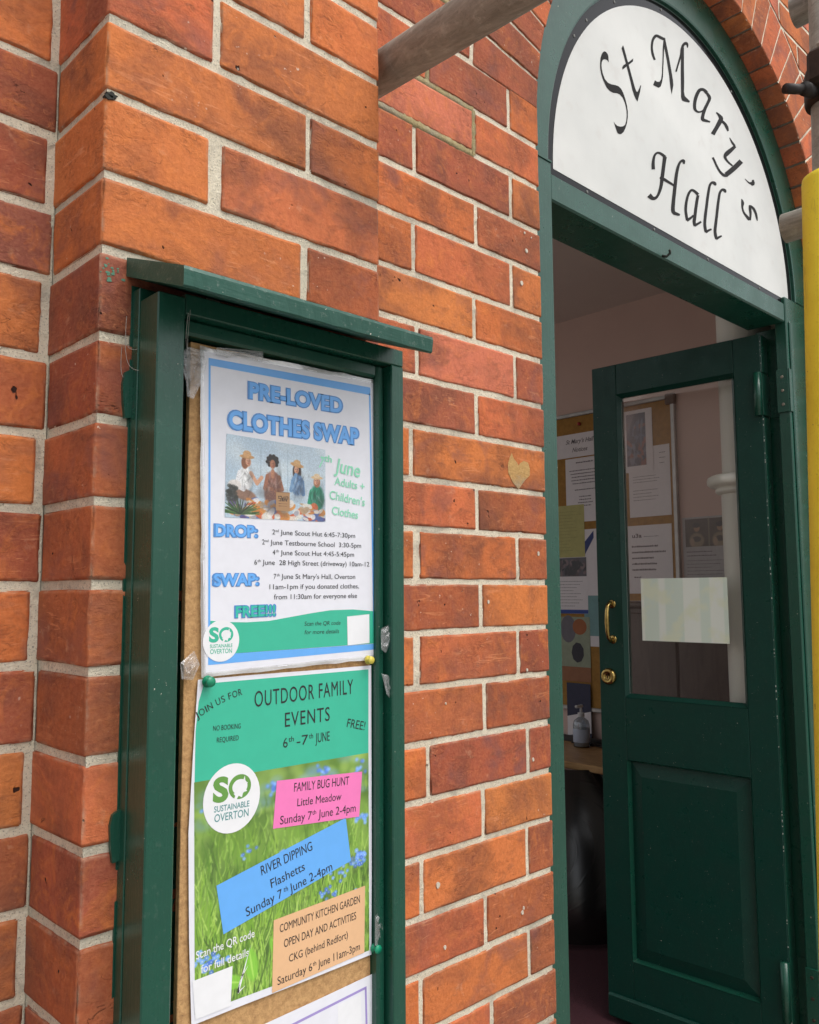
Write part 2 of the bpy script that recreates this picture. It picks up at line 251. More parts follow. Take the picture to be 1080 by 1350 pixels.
# outlines of the sign letters on the plane of the sign, in metres
SIGN_LETTERS = {
 'S': [["p",[[1.1467,1.175],[1.1427,1.1773],[1.1371,1.1772],[1.1301,1.1745],[1.1246,1.1705],[1.1206,1.164],[1.1193,1.1569],[1.1201,1.148],[1.1237,1.1385],[1.131,1.1306],[1.1418,1.1275],[1.1544,1.1297],[1.169,1.1346],[1.182,1.1376],[1.1916,1.1361],[1.1995,1.1304],[1.2071,1.1203],[1.213,1.1075],[1.2156,1.0952],[1.2148,1.0815],[1.2107,1.0665],[1.204,1.0525],[1.1962,1.0409],[1.186,1.0318],[1.1778,1.029],[1.1723,1.0287],[1.1685,1.0337],[1.1641,1.0403],[1.1588,1.0494],[1.1644,1.046],[1.1723,1.0451],[1.1836,1.0478],[1.1952,1.0532],[1.2031,1.0597],[1.2083,1.0713],[1.2111,1.0857],[1.2099,1.0985],[1.2049,1.1098],[1.1972,1.118],[1.1859,1.1208],[1.1746,1.1187],[1.1599,1.1134],[1.1472,1.112],[1.1364,1.1144],[1.129,1.1204],[1.1216,1.1283],[1.1165,1.1372],[1.114,1.1471],[1.1139,1.1582],[1.116,1.1703],[1.1205,1.1807],[1.1261,1.1884],[1.1316,1.1928],[1.1379,1.1945],[1.1435,1.1923],[1.1464,1.1881]]]],
 't': [["p",[[1.2049,1.2412],[1.2086,1.2372],[1.2146,1.2255],[1.2221,1.2115],[1.2312,1.1943],[1.2403,1.177],[1.248,1.1629],[1.2527,1.1568],[1.2579,1.1578],[1.2635,1.1657],[1.2712,1.1789],[1.274,1.1791],[1.2684,1.162],[1.2624,1.1477],[1.2565,1.1345],[1.2499,1.1375],[1.2434,1.1435],[1.2372,1.1524],[1.2313,1.1673],[1.2224,1.1865],[1.2134,1.2037],[1.2044,1.2208],[1.1984,1.2314]]],["p",[[1.1983,1.1872],[1.204,1.1951],[1.2255,1.2121],[1.245,1.2295],[1.2428,1.2211],[1.2216,1.2026],[1.2001,1.1832]]]],
 'M': [["s",[[1.3414,1.2712],[1.3392,1.2739],[1.3363,1.2777],[1.3339,1.2818],[1.3323,1.2861],[1.3312,1.2908],[1.3309,1.2959],[1.3318,1.3018],[1.3336,1.3081],[1.3359,1.3138],[1.3388,1.3185],[1.3422,1.3226],[1.3454,1.3261],[1.3474,1.3282],[1.3479,1.3288],[1.349,1.3294],[1.3527,1.3304],[1.3581,1.3312],[1.3642,1.3322],[1.371,1.3338],[1.3779,1.3354],[1.3827,1.3366]],[[1.3327,1.2654],[1.3301,1.2678],[1.3264,1.2713],[1.3234,1.2755],[1.3218,1.2802],[1.321,1.2855],[1.321,1.2913],[1.3218,1.2975],[1.3234,1.3042],[1.3256,1.3105],[1.3287,1.3163],[1.3324,1.3216],[1.3362,1.3261],[1.3401,1.33],[1.3454,1.3339],[1.3517,1.337],[1.3581,1.3389],[1.3645,1.3402],[1.3704,1.3414],[1.3769,1.3428],[1.3836,1.3441],[1.3884,1.3451]]],["p",[[1.3751,1.3148],[1.3707,1.2756],[1.367,1.2494],[1.3622,1.2329],[1.3542,1.2233],[1.3448,1.2191],[1.3338,1.2179],[1.3256,1.2031],[1.3495,1.207],[1.3592,1.2143],[1.3655,1.2262],[1.3711,1.243],[1.3747,1.2692],[1.3805,1.3111],[1.3863,1.3408],[1.3791,1.3342]]],["p",[[1.3867,1.3472],[1.3937,1.3277],[1.4027,1.3027],[1.4105,1.2772],[1.4166,1.2549],[1.4177,1.2429],[1.4081,1.216],[1.4035,1.2326],[1.3997,1.2599],[1.3914,1.2934],[1.3838,1.3147],[1.38,1.3315]]],["s",[[1.4367,1.2843],[1.44,1.2912],[1.4447,1.3011],[1.4497,1.3111],[1.4547,1.3207],[1.4601,1.3305],[1.4645,1.3393],[1.4672,1.3463],[1.4689,1.352],[1.4707,1.357],[1.4733,1.362],[1.4762,1.3667],[1.4791,1.3703],[1.4822,1.3732],[1.4853,1.3754],[1.486,1.3759],[1.4852,1.3759],[1.4866,1.376],[1.4883,1.3756],[1.4897,1.3744],[1.4907,1.3722],[1.4913,1.3706]],[[1.4291,1.2819],[1.4324,1.2889],[1.4372,1.2988],[1.442,1.3088],[1.4466,1.3183],[1.4512,1.3277],[1.4548,1.3359],[1.4567,1.3421],[1.4576,1.3475],[1.4592,1.3529],[1.4618,1.3586],[1.465,1.3642],[1.469,1.3696],[1.4744,1.375],[1.4806,1.3798],[1.4878,1.3839],[1.4944,1.3853],[1.4972,1.3839],[1.4983,1.3818],[1.4981,1.3787],[1.4968,1.3752],[1.4959,1.3728]]],["p",[[1.4608,1.3424],[1.4692,1.3591],[1.4756,1.3643],[1.4735,1.3355],[1.4712,1.3046],[1.4702,1.2743],[1.467,1.2476],[1.4703,1.2384],[1.4802,1.2373],[1.4943,1.2359],[1.4911,1.2313],[1.4713,1.2251],[1.4571,1.2219],[1.4525,1.2287],[1.4535,1.2417],[1.4553,1.2889],[1.4586,1.3222]]]],
 'a': [["s",[[1.5907,1.3017],[1.5859,1.3021],[1.5786,1.3025],[1.5698,1.3014],[1.5602,1.2982],[1.5501,1.2933],[1.5402,1.2864],[1.5322,1.2782],[1.5255,1.2695],[1.5201,1.2612],[1.5159,1.2534],[1.5128,1.2459],[1.5108,1.239],[1.5096,1.2325],[1.5096,1.2265],[1.5115,1.2219],[1.5166,1.2199],[1.5235,1.2201],[1.5306,1.2215],[1.5378,1.224],[1.5447,1.2274],[1.5511,1.2308],[1.5575,1.2346],[1.5636,1.2384],[1.5676,1.241]],[[1.5763,1.2894],[1.5724,1.2903],[1.5673,1.2914],[1.5629,1.2913],[1.5591,1.2899],[1.5549,1.2877],[1.5512,1.285],[1.5465,1.2798],[1.5413,1.2725],[1.5366,1.2652],[1.5326,1.2582],[1.5294,1.2513],[1.5271,1.2449],[1.5258,1.2391],[1.5254,1.2339],[1.5261,1.2304],[1.5277,1.2287],[1.5308,1.2278],[1.5344,1.2279],[1.5384,1.2289],[1.5435,1.2313],[1.5486,1.234],[1.5536,1.2373],[1.5585,1.241],[1.562,1.2437]]],["s",[[1.5752,1.2928],[1.5776,1.2915],[1.5809,1.2897],[1.5838,1.2877],[1.5864,1.2862],[1.5882,1.2849],[1.5886,1.2834],[1.5868,1.2796],[1.5828,1.2736],[1.5783,1.2672],[1.5736,1.261],[1.5684,1.2546],[1.5633,1.2477],[1.5587,1.2403],[1.5544,1.2328],[1.551,1.2261],[1.5482,1.2203],[1.5462,1.2148],[1.5474,1.2103],[1.5544,1.2094],[1.5621,1.2115],[1.569,1.2137],[1.5775,1.2164],[1.587,1.2197],[1.5937,1.222]],[[1.5838,1.2996],[1.5876,1.2993],[1.593,1.2988],[1.5977,1.2979],[1.6015,1.2967],[1.605,1.2946],[1.6059,1.29],[1.6026,1.2835],[1.5974,1.2764],[1.5923,1.2697],[1.5877,1.2633],[1.5831,1.2571],[1.5788,1.251],[1.5745,1.2441],[1.5704,1.2369],[1.5673,1.2307],[1.5652,1.2256],[1.5643,1.222],[1.5643,1.2208],[1.5642,1.2207],[1.5676,1.2212],[1.5737,1.2224],[1.5813,1.2237],[1.5899,1.2254],[1.596,1.2267]]]],
 'r': [["s",[[1.6281,1.2614],[1.6313,1.2605],[1.6357,1.2592],[1.6393,1.2574],[1.6419,1.2555],[1.6432,1.2535],[1.6426,1.2522],[1.641,1.25],[1.6374,1.2452],[1.6327,1.2391],[1.6281,1.233],[1.6232,1.2266],[1.6176,1.2196],[1.6101,1.2109],[1.602,1.2017],[1.5963,1.1952]],[[1.6329,1.2658],[1.6377,1.2663],[1.6446,1.2669],[1.6512,1.2671],[1.6575,1.2672],[1.664,1.2664],[1.6676,1.2624],[1.6649,1.2554],[1.6596,1.2485],[1.6541,1.2421],[1.6486,1.2357],[1.6424,1.2289],[1.636,1.2216],[1.6286,1.2129],[1.6209,1.2036],[1.6155,1.1971]]],["s",[[1.6515,1.2469],[1.6564,1.2471],[1.663,1.2473],[1.6685,1.2468],[1.6721,1.2453],[1.6753,1.2431],[1.6783,1.2411],[1.6818,1.2393],[1.6852,1.2375],[1.6877,1.2362]],[[1.6612,1.2567],[1.6662,1.2569],[1.6736,1.257],[1.6807,1.2565],[1.6863,1.2551],[1.6909,1.2531],[1.6943,1.2505],[1.6958,1.247],[1.696,1.2431],[1.6959,1.2405]]]],
 'y': [["s",[[1.6966,1.2222],[1.6989,1.2197],[1.7024,1.2162],[1.7065,1.213],[1.7117,1.2107],[1.7174,1.2089],[1.7213,1.2077]],[[1.7003,1.2246],[1.7046,1.2233],[1.7106,1.2214],[1.7165,1.2197],[1.7222,1.2181],[1.7281,1.2165],[1.7322,1.2154]]],["s",[[1.725,1.2137],[1.7172,1.2082],[1.7063,1.2006],[1.696,1.1933],[1.6872,1.1872],[1.6786,1.181],[1.6713,1.1752],[1.6659,1.17],[1.6616,1.1648],[1.6595,1.1596],[1.6607,1.1559],[1.664,1.1535],[1.6684,1.1519],[1.6739,1.1508],[1.6802,1.15],[1.6866,1.1495],[1.6936,1.1493],[1.7008,1.1492],[1.7058,1.1492]],[[1.735,1.2119],[1.7285,1.2062],[1.7192,1.1982],[1.7101,1.1905],[1.7019,1.1839],[1.6945,1.178],[1.6884,1.1731],[1.6832,1.1692],[1.6794,1.1667],[1.6774,1.1652],[1.6765,1.1634],[1.6772,1.1612],[1.6793,1.1591],[1.6829,1.1575],[1.6881,1.1564],[1.6936,1.1555],[1.6999,1.1549],[1.7066,1.1545],[1.7114,1.1543]]],["s",[[1.7503,1.1845],[1.743,1.1786],[1.7326,1.1701],[1.7218,1.1614],[1.711,1.153],[1.6997,1.1444],[1.6891,1.1363],[1.6784,1.1284],[1.668,1.1209],[1.6607,1.1156]],[[1.7706,1.1824],[1.7631,1.1764],[1.7524,1.1677],[1.741,1.1586],[1.7297,1.1498],[1.7179,1.1408],[1.7064,1.1323],[1.6946,1.1239],[1.6834,1.1162],[1.6758,1.111]]],["s",[[1.6767,1.1185],[1.6721,1.1165],[1.6665,1.1142],[1.6619,1.1129],[1.6563,1.1124],[1.6494,1.1126],[1.6428,1.1135],[1.6367,1.1155],[1.6309,1.1183],[1.6258,1.1214],[1.6217,1.1243],[1.6182,1.1275],[1.6149,1.1304],[1.6112,1.1332],[1.6078,1.1356],[1.6055,1.1372]],[[1.6783,1.1118],[1.6733,1.1097],[1.6651,1.1064],[1.6556,1.104],[1.6472,1.1037],[1.6398,1.1046],[1.6329,1.1063],[1.6267,1.1089],[1.621,1.1122],[1.616,1.1155],[1.6118,1.1186],[1.6083,1.1218],[1.605,1.1247],[1.6015,1.1273],[1.5981,1.1297],[1.5958,1.1314]]]],
 'apostrophe': [["s",[[1.7766,1.1406],[1.782,1.1392],[1.7898,1.1373],[1.7978,1.136],[1.8059,1.1363],[1.813,1.1372],[1.8146,1.137],[1.8143,1.137],[1.8159,1.1365],[1.8175,1.1358]],[[1.7788,1.1423],[1.7853,1.1417],[1.7944,1.1409],[1.803,1.1412],[1.8099,1.1435],[1.8174,1.1468],[1.8269,1.1495],[1.8333,1.1481],[1.8342,1.1453],[1.8341,1.1435]]],["s",[[1.8192,1.1526],[1.8188,1.1491],[1.8181,1.1444],[1.8177,1.1409]],[[1.8315,1.1577],[1.8333,1.1551],[1.8359,1.1517],[1.8377,1.1491]]]],
 's': [["s",[[1.7501,1.0767],[1.7498,1.0737],[1.7494,1.0694],[1.7489,1.0657],[1.7485,1.0625],[1.7482,1.0582],[1.7486,1.0537],[1.7502,1.0494],[1.7527,1.0453],[1.7564,1.0416],[1.7619,1.0385],[1.7683,1.036],[1.7739,1.0339],[1.7787,1.0322],[1.7831,1.0308],[1.786,1.0299]],[[1.7542,1.0788],[1.758,1.0776],[1.7632,1.0757],[1.7666,1.0722],[1.7653,1.0672],[1.762,1.0622],[1.7603,1.0579],[1.7612,1.054],[1.7634,1.0504],[1.7671,1.0475],[1.7728,1.0455],[1.7803,1.0441],[1.7872,1.0428],[1.7927,1.0415],[1.7974,1.0404],[1.8006,1.0396]]],["s",[[1.8024,1.0358],[1.8042,1.0408],[1.8067,1.048],[1.8085,1.0549],[1.8087,1.0608],[1.8083,1.0661],[1.8082,1.0704],[1.8088,1.0741],[1.8097,1.0774],[1.8104,1.0798]],[[1.7906,1.0327],[1.792,1.0375],[1.7939,1.0444],[1.7949,1.0506],[1.7941,1.0555],[1.7925,1.0601],[1.7915,1.0646],[1.792,1.069],[1.7931,1.0728],[1.794,1.0752]]],["s",[[1.7969,1.072],[1.8019,1.0717],[1.8086,1.0711],[1.8143,1.0701],[1.8186,1.0682],[1.8228,1.0656],[1.8264,1.0627],[1.8289,1.0595],[1.8307,1.056],[1.8325,1.0528],[1.8349,1.05],[1.8372,1.0476],[1.8389,1.0459]],[[1.8044,1.0789],[1.8102,1.0791],[1.8186,1.0793],[1.8266,1.0784],[1.8323,1.0759],[1.8364,1.0726],[1.8397,1.069],[1.8422,1.0653],[1.8438,1.0615],[1.8448,1.0577],[1.8447,1.0539],[1.844,1.0501],[1.8434,1.0476]]]],
 'H': [["s",[[1.3214,1.0028],[1.3211,1.0057],[1.3208,1.0099],[1.3207,1.014],[1.3208,1.0179],[1.3212,1.0218],[1.3219,1.0257],[1.323,1.0296],[1.3245,1.0333],[1.3263,1.0365],[1.3284,1.0392],[1.3308,1.0414],[1.3333,1.0431],[1.3355,1.0442],[1.338,1.0449],[1.3409,1.0454],[1.3441,1.0457],[1.3478,1.0457],[1.3516,1.0455],[1.3559,1.0451],[1.3604,1.0445],[1.3637,1.044]],[[1.306,0.9967],[1.3059,0.9997],[1.3058,1.0041],[1.3061,1.0087],[1.307,1.0132],[1.3083,1.0178],[1.31,1.0224],[1.3122,1.027],[1.3148,1.0316],[1.3179,1.0358],[1.3215,1.0397],[1.3255,1.0432],[1.3299,1.0463],[1.3347,1.0489],[1.3396,1.0508],[1.3446,1.0523],[1.3496,1.0532],[1.3546,1.0536],[1.3595,1.0538],[1.3646,1.0536],[1.3696,1.0532],[1.3731,1.0528]]],["s",[[1.3578,1.0462],[1.3569,1.0424],[1.3555,1.0369],[1.3539,1.0307],[1.352,1.0236],[1.3497,1.0158],[1.3477,1.0085],[1.346,1.0023],[1.3444,0.9966],[1.3429,0.991],[1.3415,0.9851],[1.3401,0.9794],[1.3386,0.9739],[1.3368,0.9686],[1.3348,0.9634],[1.3325,0.9584],[1.3298,0.9533],[1.3269,0.9484],[1.3239,0.9442],[1.3207,0.941],[1.3176,0.9385],[1.3148,0.9369],[1.3124,0.936],[1.3104,0.9357],[1.3089,0.9358],[1.3058,0.9366],[1.3017,0.9381],[1.2986,0.9393]],[[1.3753,1.0513],[1.3738,1.0474],[1.3718,1.0417],[1.3697,1.0353],[1.3676,1.0282],[1.3654,1.0204],[1.3634,1.0131],[1.3617,1.0069],[1.3601,1.0012],[1.3585,0.9955],[1.3569,0.9896],[1.3552,0.9836],[1.3532,0.9776],[1.3507,0.9717],[1.3479,0.966],[1.3448,0.9605],[1.3413,0.9549],[1.3374,0.9494],[1.3334,0.9443],[1.3293,0.9399],[1.3249,0.9359],[1.3199,0.9323],[1.3141,0.9292],[1.3076,0.9266],[1.3005,0.925],[1.2935,0.9248],[1.2872,0.9254],[1.283,0.9258]]],["s",[[1.3389,0.9878],[1.3416,0.9878],[1.3454,0.9878],[1.3502,0.988],[1.3565,0.9883],[1.3642,0.9888],[1.3724,0.9892],[1.382,0.9897],[1.3921,0.9902],[1.3993,0.9905]],[[1.3425,0.9936],[1.3458,0.9944],[1.3507,0.9956],[1.3568,0.9965],[1.3636,0.9969],[1.3711,0.9969],[1.3789,0.9968],[1.3881,0.9968],[1.3978,0.9966],[1.4046,0.9965]]],["s",[[1.4577,1.0652],[1.4588,1.0679],[1.4601,1.0718],[1.4585,1.0751],[1.451,1.0745],[1.4444,1.0714],[1.4391,1.068],[1.4345,1.0644],[1.4303,1.0604],[1.4263,1.0559],[1.4226,1.0509],[1.419,1.0453],[1.4158,1.0394],[1.413,1.0333],[1.4105,1.0269],[1.4081,1.0201],[1.4058,1.0128],[1.4036,1.0052],[1.4015,0.9975],[1.3994,0.9895],[1.3973,0.9813],[1.3953,0.9732],[1.3931,0.9649],[1.3909,0.9567],[1.389,0.949],[1.3872,0.9417],[1.3857,0.9348],[1.3853,0.9291],[1.3866,0.9253],[1.3896,0.9232],[1.3939,0.9222],[1.3995,0.9223],[1.4053,0.9233],[1.4102,0.9243],[1.4151,0.9253],[1.42,0.9265],[1.4233,0.9273]],[[1.4506,1.0622],[1.4488,1.0636],[1.4465,1.0652],[1.4453,1.0652],[1.4471,1.0653],[1.4465,1.0656],[1.4445,1.0649],[1.442,1.0631],[1.4392,1.0604],[1.4364,1.057],[1.4339,1.0528],[1.4316,1.0479],[1.4293,1.0425],[1.427,1.0368],[1.4248,1.0307],[1.4227,1.0242],[1.4208,1.0171],[1.4189,1.0097],[1.417,1.0019],[1.4149,0.9939],[1.4127,0.9857],[1.4107,0.9775],[1.4087,0.9693],[1.4068,0.9612],[1.4052,0.9536],[1.4038,0.9464],[1.4027,0.94],[1.4025,0.9353],[1.4029,0.933],[1.4034,0.9322],[1.4044,0.9317],[1.4065,0.9314],[1.4103,0.9317],[1.4147,0.9321],[1.4191,0.9324],[1.4234,0.9327],[1.4264,0.933]]]],
 'a2': [["s",[[1.5232,1.0144],[1.5201,1.015],[1.5154,1.0159],[1.5102,1.0164],[1.5045,1.0167],[1.4979,1.0167],[1.4902,1.0154],[1.4824,1.012],[1.4766,1.0079],[1.4718,1.0035],[1.4674,0.9986],[1.4632,0.9931],[1.4595,0.9872],[1.4561,0.9808],[1.4531,0.974],[1.4507,0.9674],[1.4488,0.9612],[1.4476,0.9551],[1.4469,0.9493],[1.4472,0.9441],[1.448,0.9395],[1.4491,0.9353],[1.4503,0.9313],[1.4517,0.9276],[1.4527,0.9252]],[[1.5118,1.0055],[1.509,1.0062],[1.505,1.0072],[1.5007,1.0079],[1.4959,1.0084],[1.4911,1.0086],[1.4882,1.0083],[1.4869,1.0078],[1.4845,1.0061],[1.4812,1.0032],[1.4778,0.9993],[1.4745,0.9946],[1.4714,0.9893],[1.4686,0.9835],[1.466,0.9771],[1.4639,0.9708],[1.4622,0.9649],[1.461,0.9591],[1.4603,0.9538],[1.4606,0.9491],[1.4615,0.9447],[1.4624,0.9406],[1.4634,0.9366],[1.4644,0.9328],[1.4651,0.9303]]],["s",[[1.4603,0.925],[1.4644,0.9277],[1.4705,0.9317],[1.4768,0.9361],[1.4831,0.9409],[1.4892,0.9458],[1.4934,0.9493]],[[1.4535,0.9291],[1.4579,0.9316],[1.4641,0.9351],[1.4701,0.9387],[1.4764,0.9429],[1.4829,0.9475],[1.4875,0.9508]]],["s",[[1.5098,1.007],[1.5074,1.0016],[1.5042,0.994],[1.5011,0.9863],[1.4988,0.9791],[1.4966,0.9721],[1.4946,0.9653],[1.4925,0.9588],[1.4905,0.9526],[1.4887,0.9469],[1.4869,0.9419],[1.4851,0.9372],[1.4843,0.9326],[1.4853,0.9284],[1.4873,0.9252],[1.4887,0.923]],[[1.5234,1.0102],[1.5214,1.0049],[1.5185,0.9974],[1.5157,0.9899],[1.5134,0.983],[1.5113,0.9759],[1.5092,0.9691],[1.5074,0.9626],[1.5057,0.9565],[1.5041,0.9507],[1.5024,0.9456],[1.5009,0.9412],[1.4999,0.9375],[1.4998,0.934],[1.5001,0.9305],[1.5005,0.9279]]],["s",[[1.4953,0.9236],[1.4996,0.9262],[1.5057,0.9298],[1.5121,0.9337],[1.5185,0.9377],[1.5249,0.9418],[1.5294,0.9446]],[[1.4899,0.9282],[1.4944,0.9304],[1.5007,0.9336],[1.507,0.9369],[1.5133,0.9406],[1.5197,0.9445],[1.5242,0.9472]]]],
 'l': [["s",[[1.6145,1.0674],[1.6148,1.0693],[1.6145,1.0722],[1.6113,1.0741],[1.6053,1.0738],[1.5979,1.072],[1.59,1.0687],[1.5835,1.0645],[1.5785,1.0599],[1.5742,1.0549],[1.5709,1.0496],[1.5682,1.0439],[1.5655,1.0374],[1.5625,1.0298],[1.5595,1.0213],[1.5567,1.013],[1.5542,1.0051],[1.552,0.9972],[1.5497,0.9894],[1.547,0.9815],[1.5442,0.9735],[1.5418,0.9658],[1.5398,0.9584],[1.5381,0.9514],[1.5372,0.945],[1.5372,0.9392],[1.5379,0.9342],[1.539,0.9302],[1.5406,0.9271],[1.5425,0.9251],[1.5438,0.9239]],[[1.606,1.0629],[1.6036,1.0633],[1.6005,1.0635],[1.5985,1.0633],[1.5967,1.0635],[1.5945,1.0638],[1.5933,1.0639],[1.5915,1.0627],[1.5886,1.0601],[1.5858,1.0566],[1.5834,1.0523],[1.5812,1.0471],[1.5789,1.0408],[1.5763,1.0334],[1.5736,1.0251],[1.571,1.0168],[1.5686,1.009],[1.5663,1.0011],[1.5639,0.9932],[1.5615,0.9852],[1.5591,0.9773],[1.557,0.9698],[1.555,0.9625],[1.5534,0.9557],[1.5524,0.9497],[1.5525,0.9445],[1.5533,0.9399],[1.5541,0.9362],[1.555,0.9334],[1.5559,0.9314],[1.5566,0.9299]]],["s",[[1.5517,0.9247],[1.5549,0.9268],[1.5593,0.9299],[1.5639,0.9328],[1.5693,0.936],[1.5754,0.9394],[1.5798,0.9418]],[[1.5444,0.9278],[1.5479,0.9299],[1.553,0.933],[1.5588,0.9362],[1.5653,0.9395],[1.572,0.9426],[1.5767,0.9448]]]],
 'l2': [["s",[[1.6668,1.0664],[1.6674,1.0684],[1.6676,1.0714],[1.6647,1.0736],[1.6586,1.0735],[1.6509,1.0718],[1.6423,1.0682],[1.6354,1.0635],[1.6298,1.0584],[1.6253,1.0529],[1.622,1.0474],[1.6196,1.0418],[1.6172,1.0354],[1.6144,1.0278],[1.6116,1.0195],[1.6088,1.0109],[1.6063,1.0022],[1.6038,0.9933],[1.6013,0.9847],[1.5987,0.9764],[1.596,0.9684],[1.5936,0.9609],[1.5915,0.954],[1.5896,0.9476],[1.5885,0.9417],[1.5887,0.9366],[1.5897,0.9324],[1.591,0.9289],[1.5927,0.9261],[1.5946,0.924],[1.5959,0.9227]],[[1.6577,1.0622],[1.6558,1.0629],[1.6532,1.0635],[1.6515,1.0633],[1.6499,1.0634],[1.6476,1.0637],[1.6465,1.0637],[1.6442,1.0621],[1.6406,1.0587],[1.6374,1.0547],[1.635,1.0504],[1.6331,1.0452],[1.6311,1.0391],[1.6287,1.0317],[1.6262,1.0234],[1.6237,1.0149],[1.6212,1.0062],[1.6186,0.9973],[1.6162,0.9886],[1.6137,0.9803],[1.6114,0.9723],[1.6093,0.9648],[1.6072,0.958],[1.6053,0.9518],[1.6043,0.9466],[1.6045,0.9422],[1.6056,0.9385],[1.6066,0.9352],[1.6076,0.9325],[1.6085,0.9303],[1.6093,0.9287]]],["s",[[1.6033,0.9231],[1.6071,0.9254],[1.6124,0.9287],[1.6177,0.932],[1.6232,0.9352],[1.6289,0.9385],[1.633,0.9408]],[[1.5965,0.9267],[1.6005,0.9289],[1.6063,0.9322],[1.6124,0.9354],[1.6188,0.9386],[1.6251,0.9416],[1.6295,0.9436]]]],
}

# ------------------------------------------------------------------ brickwork
TONE = dict(o=(.62, .175, .052), b=(.70, .225, .062), r=(.60, .150, .060), d=(.38, .095, .050), m=(.45, .120, .048), p=(.62, .165, .095), v=(.31, .095, .066))
RND = random.Random(11)
def ticks(a, b, edge, step):
    L = b-a; e = min(edge, L*.2); n = max(1, int(round((L-2*e)/step)))
    return [a, a+e*.35, a+e]+[a+e+(L-2*e)*i/n for i in range(1, n)]+[b-e, b-e*.35, b]
def brick(x0, x1, y0, y1, z0, z1, tone, parent, worn=1.0, fn=None, fine=True, clip=None, faces='LRFTB', name='brick', arris=False):
    """a hand-worn brick: rounded and chipped arrises, faces a little out of true; fn maps (x, y, z) to the world"""
    st = .013 if fine else .08
    X, Y, Z = ticks(x0, x1, .0038, st), ticks(y0, y1, .004, .045 if fine else .2), ticks(z0, z1, .0038, st)
    nx, ny, nz = len(X)-1, len(Y)-1, len(Z)-1; idx = {}; V = []; E = []; F = []
    sx, sy, sz = RND.random()*90, RND.random()*90, RND.random()*90; r = .0024
    tilt = [(RND.random()-.5)*.0008*worn for _ in range(4)]
    def vert(i, j, k):
        if (i, j, k) in idx: return idx[(i, j, k)]
        p = Vector((X[i], Y[j], Z[k])); q = Vector((p.x+sx, p.y+sy, p.z+sz))
        c = Vector((min(max(p.x, x0+r), x1-r), min(max(p.y, y0+r), y1-r), min(max(p.z, z0+r), z1-r))); d = p-c
        ax = (i in (0, nx))+(j in (0, ny))+(k in (0, nz))
        if ax > 1 and d.length > 1e-9: d = d.normalized()*r*.9
        chip = max(0., noise.noise(q*34)-.18)*.0075*worn if ax > 1 else 0.
        if i == 0 and j == 0 and arris: chip = max(0., noise.noise(q*30)-.02)*.0080
        p = c+d-(p-Vector(((x0+x1)/2, (y0+y1)/2, (z0+z1)/2))).normalized()*chip
        n1 = noise.noise_vector(q*26)*.0009+noise.noise_vector(q*90)*.0005
        n1.y *= .45
        if ax > 1: w_ = noise.noise_vector(q*38)*.0020+noise.noise_vector(q*120)*.0012; n1 += Vector((w_.x, 0, w_.z))
        p += n1*worn; p.y += tilt[0]*(i/nx-.5)*2+tilt[1]*(k/nz-.5)*2; p.z += tilt[2]*(i/nx-.5)*2; p.x += tilt[3]*(k/nz-.5)*2
        if clip: p = clip(p)
        if fn: p = fn(p)
        idx[(i, j, k)] = len(V); V.append(p)
        E.append(1.0 if ax > 1 else (.6 if (i in (1, nx-1) or k in (1, nz-1)) else 0.)); return idx[(i, j, k)]
    def grid(n, m, f, flip):
        for a in range(n):
            for b in range(m):
                q = [f(a, b), f(a+1, b), f(a+1, b+1), f(a, b+1)]; F.append(tuple(q[::-1] if flip else q))
    if 'F' in faces: grid(nx, nz, lambda a, b: vert(a, 0, b), False)
    if 'L' in faces: grid(ny, nz, lambda a, b: vert(0, a, b), True)
    if 'R' in faces: grid(ny, nz, lambda a, b: vert(nx, a, b), False)
    if 'B' in faces: grid(nx, ny, lambda a, b: vert(a, b, 0), True)
    if 'T' in faces: grid(nx, ny, lambda a, b: vert(a, b, nz), False)
    o = mesh(name, V, F, BRICK, parent, smooth=True)
    at = o.data.attributes.new('edge', 'FLOAT', 'POINT')
    if len(o.data.vertices) == len(E): at.data.foreach_set('value', E)
    t = TONE[tone]; j = 1+(RND.random()-.5)*.22; g = 1+(RND.random()-.5)*.16
    o.color = (t[0]*j, t[1]*j*g, t[2]*j*g, 1); return o
def sheet(name, u0, u1, v0, v1, fn, parent, m=None, step=.006, amp=.0011, hole=None, kind=None):
    """a rough mortar bed: fn(u, v, h) -> world, h is the height of the roughness"""
    nu, nv = max(1, int((u1-u0)/step)), max(1, int((v1-v0)/step)); V = []; F = []
    for a in range(nu+1):
        for b in range(nv+1):
            u, v = u0+(u1-u0)*a/nu, v0+(v1-v0)*b/nv; q = Vector((u*60, v*60, 3.1))
            V.append(fn(u, v, amp*(noise.noise(q)+.6*noise.noise(q*2.7))))
    for a in range(nu):
        for b in range(nv):
            if hole and hole((u0+(u1-u0)*(a+.5)/nu), (v0+(v1-v0)*(b+.5)/nv)): continue
            k = a*(nv+1)+b; F.append((k, k+nv+1, k+nv+2, k+1))
    return mesh(name, V, F, m or MORTAR, parent, smooth=True, kind=kind)

